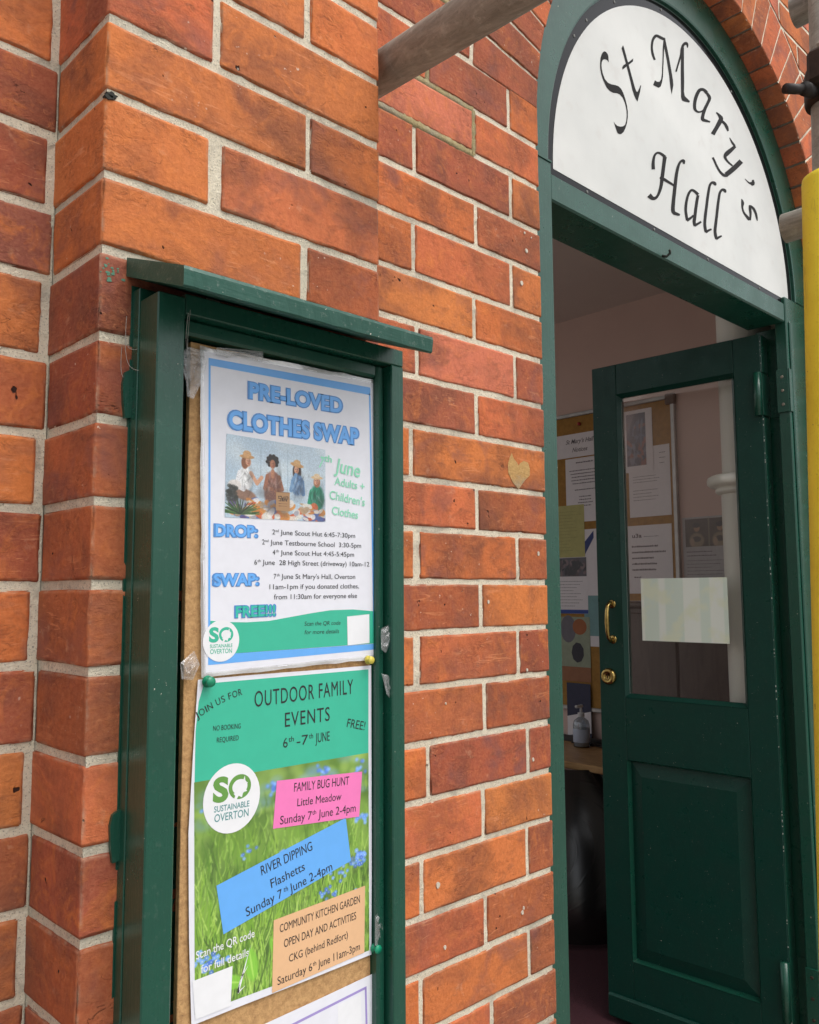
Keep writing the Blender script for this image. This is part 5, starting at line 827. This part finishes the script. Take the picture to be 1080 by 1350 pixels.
# ------------------------------------------------------------------ the hall behind the door
def room_paint(name, col, rough=.7): return m_plain(name, col, rough, .06, 3, .05)
WALLP = room_paint('mauve_wall_paint', (.62, .45, .39)); CREAM = room_paint('cream_reveal_paint', (.82, .79, .70), .5); CEIL = room_paint('ceiling_paint', (.66, .56, .51))
def carpet():
    t = NT('maroon_carpet'); v = t.coord(); a = t.noise(v, 300, 3, .7); c = t.mix(t.ramp(a, .35, .65), (.070, .012, .020), (.035, .007, .012)); return t.done(c, .95, t.bump(a, .8, .003))
FZ = -1.20
def sbox(name, x0, x1, y0, y1, z0, z1, m, b=0): mb = MB(); mb.box(x0, x1, y0, y1, z0, z1, b); o = mb.build(name, m); o['kind'] = 'structure'; return o
sbox('floor', -1.0, 2.95, .30, 3.7, FZ-.05, FZ, carpet()); wm = MB()
for a_ in ((-1.0, -.85, .30, 3.7), (.95, 2.95, .30, 3.7), (-.85, .95, .30, .9), (-.85, .95, 3.5, 3.7)): wm.box(*a_, 1.352, 1.40)  # unseen gap in the ceiling, added to let sky light into the hall
o = wm.build('ceiling', CEIL); o['kind'] = 'structure'
sbox('interior_wall', 2.8995, 2.96, .46, 3.7, FZ, 1.352, WALLP); wm = MB()
for a_ in ((-1.0, -.8, FZ, 1.352), (2.8, 2.899, FZ, 1.352), (-.8, 2.8, FZ, -1.0), (-.8, 2.8, 1.30, 1.352)): wm.box(a_[0], a_[1], 3.6, 3.68, a_[2], a_[3])  # large opening added in the unseen back wall to brighten the hall
o = wm.build('interior_wall', WALLP); o['kind'] = 'structure'
wm = MB()
for a_ in ((.471, .52, FZ, 1.352), (.52, 1.12, FZ, -1.0), (.52, 1.12, 1.30, 1.352), (1.12, 2.60, FZ, 1.352), (3.55, 3.6, FZ, 1.352), (2.60, 3.55, FZ, -1.0), (2.60, 3.55, 1.30, 1.352)): wm.box(-1.0, -.94, *a_)  # two openings added out of view, bringing daylight in from the left
o = wm.build('interior_wall', WALLP); o['kind'] = 'structure'
sbox('interior_wall', -.94, .80, .302, .47, FZ, 1.352, CREAM); sbox('interior_wall', .80, 2.15, .302, .47, 1.16, 1.352, CREAM); sbox('interior_wall', 2.15, 2.8994, .302, .47, FZ, 1.352, CREAM)
dp = empty('soil_pipe', (2.08, .366, FZ), 'cream painted upright pipe with a thick socket collar just behind the open door glass', 'pipe')
cx_, cy_ = 2.080, .366
m = MB(); m.lathe([(.068, FZ), (.068, .362)], (cx_, cy_, 0), 40); m.build('lower_pipe', CREAM, dp, smooth=True)
m = MB(); m.lathe([(.062, .408), (.062, 1.15)], (cx_, cy_, 0), 40); m.build('upper_pipe', CREAM, dp, smooth=True)
m = MB(); m.lathe([(.068, .350), (.078, .352), (.084, .358), (.083, .366), (.078, .370), (.098, .373), (.1055, .380), (.107, .390), (.104, .400), (.094, .405), (.062, .408)], (cx_, cy_, 0), 44); m.build('socket_collar', CREAM, dp, smooth=True)
sbox('threshold', .82, 2.12, .15, .32, -1.35, -1.196, m_plain('worn_stone_step', (.30, .28, .24), .85, .3, 12, .6), .01)

XW = 2.8985
inb = empty('pin_board', (XW-.01, 1.45, .2), 'large cork pin board with an aluminium frame, crowded with notices, on the hall wall', 'pin board')
HC = m_plain('ochre_pin_board', (.38, .20, .045), .9, .25, 40, .3); ALU = m_plain('aluminium_frame', (.42, .41, .39), .4, .2, 20, .1, Metallic=.7)
YB0, YB1, ZB0, ZB1 = 1.040, 2.25, -.445, .880
m = MB(); m.box(XW-.012, XW, YB0, YB1, ZB0, ZB1); m.build('board_panel', HC, inb)
for a in ((YB0-.018, YB0, ZB0-.018, ZB1+.018), (YB1, YB1+.018, ZB0-.018, ZB1+.018), (YB0, YB1, ZB1, ZB1+.018), (YB0, YB1, ZB0-.018, ZB0)):
    m = MB(); m.box(XW-.020, XW, *a, .002); m.build('frame', ALU, inb)
m = MB(); m.box(XW-.024, XW, YB0-.022, YB0+.022, ZB1-.024, ZB1+.022, .004); m.build('corner_cap', m_plain('brown_corner_plastic', (.10, .06, .04), .5), inb)
WP = m_plain('notice_paper', (.74, .70, .71), .7, .04); GREY = m_plain('grey_print', (.16, .14, .15), .8)
def wall_sheet(name, label, yl, yr, zt, zb, m, cat='notice', x=XW-.0128, grp='notices on the hall pin board', zt2=None):
    """yl: far (left in view) edge, yr: near edge"""
    t = empty(name, (x, (yl+yr)/2, (zt+zb)/2), label, cat, grp); mb = MB(); mb.box(x-.0008, x, yr, yl, zb, zt); mb.build('paper', m, t)
    return t, Plane((x-.0009, yl, zt), (0, -1, 0), (0, 0, -1), (-1, 0, 0))
def lines(pl, t, u0, u1, v0, n, dv, h, seed, m=GREY, center=False):
    r = random.Random(seed); g = MB()
    for i in range(n):
        L = (u1-u0)*r.uniform(.55, 1.0); s0 = u0+((u1-u0-L)/2 if center else 0); u = s0
        while u < s0+L-2:
            w = min(r.uniform(3, 11), s0+L-u); hh = h*r.uniform(.75, 1.0); pl.flat([(u, v0+i*dv), (u, v0+i*dv-hh), (u+w, v0+i*dv-hh), (u+w, v0+i*dv)][::-1], 2, g); u += w+1.8
    g.build('print_lines', m, t)
t_, q = wall_sheet('notice', 'white heading card in script at the top of the pin board', 1.64, 1.40, .800, .690, WP)
g = MB(); q.text(g, "St Mary's Hall", (60, 45), (215, 45), 20, 2, bold=.012, shear=.35); q.text(g, 'Notices', (95, 85), (180, 85), 20, 2, bold=.012, shear=.35); g.build('lettering', GREY, t_)
t_, q = wall_sheet('notice', 'white sheet of centred typed lines below the heading card', 1.585, 1.375, .684, .388, WP); lines(q, t_, 30, 180, 24, 1, 10, 6, 1, center=True); lines(q, t_, 20, 190, 60, 5, 15, 5, 2, center=True); lines(q, t_, 20, 190, 150, 1, 15, 5, 3, center=True); lines(q, t_, 55, 155, 182, 4, 14, 5, 4, center=True)
t_, q = wall_sheet('notice', 'yellow-green sheet of print below the white sheets beside the frame', 1.69, 1.488, .468, .228, m_plain('yellow_green_paper', (.48, .45, .17), .7), x=XW-.0138); lines(q, t_, 20, 190, 30, 13, 15, 2, 5, m_plain('olive_print', (.30, .27, .10), .8))
t_, q = wall_sheet('notice', 'white leaflet with a dark group photo on top and a blue foot', 1.69, 1.478, .2275, -.030, WP, x=XW-.0140)
def small_pic(seed, w, h, cols, n, bg):
    r = np.random.RandomState(seed); a = canvas(w, h, bg)
    for i in range(n): dab(a, r.rand()*w, h*(.2+.75*r.rand()), 3+r.rand()*w*.07, 4+r.rand()*h*.16, cols[r.randint(len(cols))], .8, r.rand()*3)
    return a
def dull(nm, img): t = NT(nm); tc = t.n('ShaderNodeTexCoord'); im = t.n('ShaderNodeTexImage'); im.image = img; t.lk(tc.outputs['UV'], im.inputs['Vector']); return t.done(im.outputs['Color'], .6)
def pic_on(q, t_, u0, v0, u1, v1, a, nm):
    o = picture(q, 'photo_print', u0, u1, v0, v1, 1, image(nm, a), t_); return o
pic_on(q, t_, 55, 2, 208, 88, small_pic(1, 90, 50, [(.12, .10, .12), (.30, .22, .24), (.5, .4, .4), (.08, .07, .09)], 60, (.30, .27, .30)), 'leaflet_photo'); lines(q, t_, 40, 200, 112, 9, 14, 2.4, 6); g = MB(); q.flat([(0, 240), (212, 240), (212, 257), (0, 257)][::-1], 2, g); g.build('blue_foot', m_plain('blue_print', (.03, .07, .30), .7), t_)
t_, q = wall_sheet('notice', 'pale leaflet with a blue slanting corner tucked behind the yellow-green sheet', 1.50, 1.33, .352, -.175, WP, x=XW-.0131); g = MB(); q.flat([(8, 60), (60, 8), (60, 40), (8, 120)], 2, g); g.build('blue_corner', m_plain('navy_print', (.04, .06, .20), .7), t_); g = MB(); q.flat([(0, 300), (170, 300), (170, 480), (0, 480)][::-1], 2, g); g.build('teal_foot', m_plain('teal_print', (.18, .34, .34), .7), t_)
t_, q = wall_sheet('notice', 'green and orange flyer with round pictures hanging low on the pin board', 1.69, 1.472, -.045, -.335, m_plain('sage_paper', (.30, .34, .24), .7), x=XW-.0142)
g = MB(); q.flat(ell(100, 55, 42, 62, 30)[::-1], 2, g); g.build('round_picture', m_plain('grey_photo_print', (.16, .15, .17), .7), t_); g = MB(); q.flat(ell(163, 44, 38, 36, 30)[::-1], 3, g); g.build('orange_roundel', m_plain('orange_print', (.36, .12, .04), .7), t_)
g = MB(); q.flat(ell(150, 160, 34, 46, 9, .3)[::-1], 3, g); g.build('dark_picture', m_plain('black_print', (.04, .04, .05), .7), t_); g = MB(); q.flat([(0, 225), (218, 225), (218, 290), (0, 290)][::-1], 2, g); g.build('brown_foot', m_plain('brown_print', (.30, .13, .06), .7), t_)
t_, q = wall_sheet('notice', 'dark navy leaflet standing behind the bottle on the low table', 1.60, 1.472, -.342, -.592, m_plain('navy_paper', (.022, .024, .06), .6), x=XW-.022); g = MB(); q.flat([(0, 150), (128, 120), (128, 215), (0, 235)][::-1], 2, g); g.build('pale_band', WP, t_)
t_, q = wall_sheet('notice', 'white-bordered poster with a dark blue picture seen through the door glass', 1.272, 1.128, .858, .585, WP, x=XW-.0152)
a = small_pic(3, 70, 110, [(.12, .16, .26), (.3, .33, .42), (.55, .25, .15), (.10, .10, .16), (.4, .42, .48)], 70, (.14, .17, .25)); pic_on(q, t_, 18, 16, 112, 246, a, 'blue_poster_photo')
t_, q = wall_sheet('notice', 'white typed sheet below the blue-pictured poster behind the glass', 1.250, 1.052, .690, .388, WP); lines(q, t_, 150, 195, 34, 3, 22, 3, 8); lines(q, t_, 20, 165, 128, 3, 12, 2.5, 9); lines(q, t_, 20, 170, 188, 4, 14, 2.5, 10)
t_, q = wall_sheet('notice', 'white notice headed u3a in bold above two short paragraphs behind the glass', 1.268, 1.055, .352, .060, WP); g = MB(); q.text(g, 'u3a', (25, 52), (72, 52), 17, 2, bold=.03); g.build('lettering', GREY, t_); lines(q, t_, 82, 175, 50, 1, 10, 2.5, 11); lines(q, t_, 22, 190, 94, 5, 25, 8, 12); lines(q, t_, 30, 80, 225, 1, 25, 6, 13)
t_, q = wall_sheet('notice', 'sheet with two old brown portraits stuck straight on the mauve wall', 1.012, .800, .372, .075, m_plain('grey_paper', (.46, .44, .44), .7), x=XW-.0008, grp='notices on the hall pin board')
r = np.random.RandomState(9); a = canvas(120, 80, (.22, .17, .11)); dab(a, 60, 40, 60, 60, (.28, .22, .14), .5)
a[:, 62:66] = (.42, .38, .30)
for cx in (30, 92): dab(a, cx, 62, 20, 22, (.50, .44, .34)); dab(a, cx, 58, 12, 8, (.10, .07, .05), .7); dab(a, cx+1, 26, 8, 11, (.60, .46, .34)); dab(a, cx, 18, 10, 7, (.10, .07, .05)); dab(a, cx-12, 66, 6, 12, (.58, .48, .38))
pic_on(q, t_, 12, 8, 205, 122, a, 'portraits_photo'); lines(q, t_, 15, 200, 145, 2, 16, 5, 14); lines(q, t_, 15, 200, 180, 6, 14, 2.5, 15)
def pinw(y, z, c, lb): m = MB(); m.lathe([(.0001, .012), (.008, .010), (.009, .004), (.004, 0)], (XW-.0125, y, z), 12, 'X'); o = m.build('push_pin', m_plain('pin_red', c, .4), None, smooth=True); tag(o, lb, 'push pin')
pinw(1.50, .842, (.35, .02, .02), 'red push pin in the cork above the script heading card')

tb = empty('side_table', (2.68, 1.6, FZ), 'low beech-topped table against the wall under the pin board', 'table'); WOOD = NT('beech_table_top'); v_ = WOOD.coord((6, 1, 6)); w1 = WOOD.noise(v_, 14, 4); BEECH = WOOD.done(WOOD.mix(WOOD.ramp(w1, .4, .62), (.42, .25, .10), (.30, .16, .06)), .4, WOOD.bump(w1, .1, .001))
m = MB(); m.box(2.485, 2.868, 1.13, 2.4, -.630, -.602, .004); m.build('table_top', BEECH, tb)
for x in (2.53, 2.83):
    for y in (1.18, 2.34): m = MB(); m.box(x-.02, x+.02, y-.02, y+.02, FZ, -.6305, .002); m.build('leg', m_plain('black_metal', (.02, .02, .02), .4), tb)
m = MB(); m.box(2.86, 2.876, 1.13, 2.4, -.602, -.575, .002); m.box(2.83, 2.858, 1.16, 1.55, -.6015, -.592, .001); m.build('back_ledge', m_plain('dark_ledge', (.03, .022, .02), .5), tb)
sa = empty('sanitizer_bottle', (2.80, 1.475, -.602), 'clear hand sanitizer bottle with a white pump standing on the low table', 'bottle')
bx, by = 2.79, 1.465; m = MB(); m.lathe([(.0001, 0), (.033, 0), (.036, .004), (.036, .095), (.031, .112), (.016, .124), (.012, .128), (.012, .134)], (bx, by, -.602), 24); m.build('bottle_body', m_clear('clear_bottle_plastic', (.62, .68, .72), .5, .1), sa, smooth=True)
m = MB(); m.lathe([(.0001, .004), (.030, .004), (.033, .006), (.033, .080), (.0001, .082)], (bx, by, -.602), 20); m.build('gel', m_plain('clear_gel', (.50, .53, .56), .15), sa, smooth=True)
m = MB(); m.lathe([(.013, .128), (.0145, .129), (.0145, .146), (.006, .148), (.005, .170), (.0001, .172)], (bx, by, -.602), 18); m.box(bx-.038, bx+.010, by-.007, by+.007, -.602+.168, -.602+.180, .003); m.build('pump', m_plain('white_plastic', (.62, .62, .62), .35), sa, smooth=False)
m = MB(); m.lathe([(.0364, .022), (.0366, .023), (.0366, .078), (.0364, .079)], (bx, by, -.602), 24); m.build('label', m_plain('blue_white_label', (.40, .45, .55), .4), sa, smooth=True)

BLK = NT('black_gloss_plastic'); v_ = BLK.coord((1, 1, 1), False); ring = BLK.n('ShaderNodeTexWave', wave_type='RINGS', rings_direction='X'); ring.inputs['Scale'].default_value = 7; ring.inputs['Distortion'].default_value = .6; BLK.lk(v_, ring.inputs['Vector']); BLACK = BLK.done((.012, .011, .011), .24, BLK.bump(BLK.ramp(ring.outputs['Fac'], .9, 1.0), .12, .0015), Specular_IOR_Level=.9)
ch = empty('stacking_chair', (2.30, 1.2, FZ), 'black glossy moulded chair with a rounded back pushed in below the low table', 'chair')
V = []; F = []; nu, nv = 26, 26
for i in range(nu+1):
    for j in range(nv+1):
        a = (i/nu-.5)*2; b = j/nv; w = .30*(1-.35*abs(b-.5)**2*2); z = FZ+.02+b*.56; dn = -.13*a*a-.30*(b-.12)**2; V.append((2.25+.6*a*w-.8*dn*1.0*1, 1.13-.8*a*w-.6*dn, z))
for i in range(nu):
    for j in range(nv): k = i*(nv+1)+j; F.append((k, k+nv+1, k+nv+2, k+1))
mesh('back_shell', V, F, BLACK, ch, smooth=True); m = MB(); m.box(2.52, 2.80, .98, 1.46, FZ+.38, FZ+.41, .012); m.build('seat', BLACK, ch)
for x in (2.54, 2.78):
    for y in (1.01, 1.42): m = MB(); m.tube([(x, y, FZ), (x, y, FZ+.40)], .012, 10); m.build('leg', BLACK, ch, smooth=True)
PN = NT('dark_polished_wood'); v_ = PN.coord((1, 5, 1)); w1 = PN.noise(v_, 5, 4, .6, 1); PIANO = PN.done(PN.mix(PN.ramp(w1, .4, .6), (.055, .042, .036), (.035, .026, .022)), .22, PN.bump(w1, .05, .001))
pn = empty('cabinet', (2.7, .85, FZ), 'dark polished cabinet standing low against the hall wall, seen through the door glass', 'cabinet')
m = MB(); m.box(2.47, 2.865, .50, 1.125, FZ+.06, .010, .006); m.build('carcass', PIANO, pn); m = MB(); m.box(2.455, 2.87, .49, 1.135, .0102, .032, .006); m.build('top', PIANO, pn); m = MB(); m.box(2.49, 2.86, .52, 1.11, FZ, FZ+.0598, .002); m.build('plinth', PIANO, pn)
for y0, y1 in ((.515, .810), (.816, 1.112)): m = MB(); m.box(2.458, 2.4695, y0, y1, FZ+.08, -.010, .004); d_ = m.build('cabinet_door', PIANO, pn); m = MB(); m.lathe([(.0001, .022), (.010, .020), (.012, .012), (.005, .004), (.007, 0)], (2.458, y1-.03 if y0 < .6 else y0+.03, -.45), 14, 'X'); m.build('knob', BRASS, d_, smooth=True)

# ------------------------------------------------------------------ scaffolding
def sleeve_m():
    t = NT('yellow_foam'); v = t.coord(); a = t.noise(v, 260, 3, .6); b = t.noise(v, 10, 3); c = t.mix(t.ramp(b, .4, .64), (.93, .80, .055), (.84, .70, .04)); c = t.mix(t.ramp(a, .60, .72, 0, .35), c, (.45, .32, .03)); s2 = t.noise(t.coord((1, 1, .25)), 34, 5, .7, .8); c = t.mix(t.ramp(s2, .60, .70, 0, .55), c, (.40, .30, .06)); c = t.mix(t.ramp(t.noise(v, 55, 3, .6), .70, .74, 0, .7), c, (.22, .18, .07)); return t.done(c, .7, t.bump(a, .5, .0012))
def tube_m():
    t = NT('weathered_scaffold_steel'); v = t.coord(); s_ = t.coord((9, 1.2, 9)); a = t.noise(s_, 10, 6, .7, .6); b = t.noise(v, 60, 5, .7); f = t.noise(v, 320, 3, .7)
    c = t.mix(t.ramp(a, .38, .64), (.34, .33, .285), (.20, .195, .165)); c = t.mix(t.ramp(b, .56, .72, 0, .7), c, (.47, .46, .41)); c = t.mix(t.ramp(f, .62, .74, 0, .6), c, (.05, .035, .025))
    return t.done(c, .62, t.bump(t.math('ADD', b, t.math('MULTIPLY', f, .5)), .5, .0012), Metallic=.0)
TUBE = tube_m(); PX, PY = .981, -.272
def pipe(a, b, r, name, parent, m=TUBE, hole=True):
    a, b = Vector(a), Vector(b); mb = MB(); mb.tube([a, a.lerp(b, .5), b], r, 32, cap=False); d = (b-a).normalized(); mb.tube([a, a+d*.03], r-.004, 32, cap=False)
    n = 32; ax = d.orthogonal().normalized(); bx_ = d.cross(ax); O = [a+(ax*math.cos(2*math.pi*i/n)+bx_*math.sin(2*math.pi*i/n))*r for i in range(n)]; I = [a+(ax*math.cos(2*math.pi*i/n)+bx_*math.sin(2*math.pi*i/n))*(r-.004) for i in range(n)]
    mb.add(O+I, [(i, (i+1) % n, (i+1) % n+n, i+n) for i in range(n)])
    Q = [a+d*.02+(ax*math.cos(2*math.pi*i/n)+bx_*math.sin(2*math.pi*i/n))*(r-.003) for i in range(n)]; mb.add(Q, [tuple(range(n))]); return mb.build(name, m, parent, smooth=True) if parent is not None else mb.build(name, m, None, smooth=True)
pt = empty('scaffold_post', (PX, PY, -1.35), 'upright scaffold tube wearing a bright yellow foam sleeve at the door\'s far side', 'scaffold post')
def lean(mb):
    mb.V = [(x+.73*.0265*(z-.26)/.9, y-.68*.0265*(z-.26)/.9, z) for x, y, z in mb.V]; return mb
m = MB(); m.tube([(PX, PY, -1.34), (PX, PY, 0), (PX, PY, 2.4)], .0242, 36); lean(m).build('tube', TUBE, pt, smooth=True)
m = MB(); m.lathe([(.0245, .690), (.034, .690), (.0385, .687), (.0395, .680), (.0396, .40), (.0392, .0), (.0398, -.6), (.0392, -1.30), (.0245, -1.30)], (PX, PY, 0), 44); lean(m).build('foam_sleeve', sleeve_m(), pt, smooth=True)
m = MB(); m.box(PX-.07, PX+.07, PY-.07, PY+.07, -1.35, -1.342, .001); lean(m).build('base_plate', STEEL, pt)
cp = empty('scaffold_coupler', (PX, PY, .83), 'rusty scaffold coupler with a dark T-bolt clamped round the bare tube above the yellow sleeve', 'coupler')
m = MB(); m.lathe([(.0243, .800), (.031, .801), (.033, .808), (.033, .850), (.031, .858), (.0243, .859)], (PX, PY, 0), 32); lean(m).build('clamp_band', RUST, cp, smooth=True)
m = MB(); m.box(PX-.060, PX-.026, PY-.022, PY+.010, .812, .866, .006); lean(m).build('clamp_jaw', RUST, cp)
m = MB(); m.tube([(PX-.045, PY-.005, .868), (PX-.045, PY-.030, .868)], [.011, .011], 6); m.tube([(PX-.045, PY-.030, .868), (PX-.045, PY-.034, .868)], [.006, .005], 12); lean(m).build('nut', STEEL, cp)
m = MB(); m.tube([(PX-.026, PY+.010, .815), (PX-.070, PY+.008, .801)], .010, 14); m.tube([(PX-.058, PY+.009, .805), (PX-.102, PY+.022, .7935)], [.0072, .0072], 14); lean(m).build('bolt', m_plain('black_iron', (.018, .012, .010), .6, .4, 60, .5), cp, smooth=True)
o = pipe((1.092, -.170, .674), (1.130, -1.6, .700), .0242, 'scaffold_tube', None); tag(o, 'short-looking grey scaffold tube end poking out behind the yellow sleeve at the arch springing', 'scaffold tube', 'loose ends of scaffold tube')
o = pipe((1.060, -.215, 1.020), (1.10, -1.7, 1.06), .0242, 'scaffold_tube', None); tag(o, 'pale scaffold tube end high beside the post, at the top of the arch brickwork', 'scaffold tube', 'loose ends of scaffold tube')
Pa, Pb = Vector((.3755, .0395, .7330)), Vector((.3445, -.178, .6945)); dd = (Pb-Pa).normalized(); o = pipe(Pa-dd*.055, Pb+dd*1.5, .0250, 'scaffold_tube', None); tag(o, 'big weathered scaffold tube jutting out from the wall overhead beside the pier', 'scaffold tube')

# ------------------------------------------------------------------ the street outside
def paving():
    t = NT('street_paving'); v = t.coord(rnd=False); a = t.noise(v, 1.5, 5); b = t.noise(v, 90, 4, .7); c = t.mix(t.ramp(a, .4, .6), (.26, .25, .23), (.19, .185, .175)); c = t.mix(t.ramp(b, .55, .7, 0, .5), c, (.10, .10, .095)); return t.done(c, .9, t.bump(b, .5, .004))
o = mesh('pavement', [(-150, -150, -1.352), (150, -150, -1.352), (150, 150, -1.352), (-150, 150, -1.352)], [(0, 1, 2, 3)], paving()); o['kind'] = 'structure'
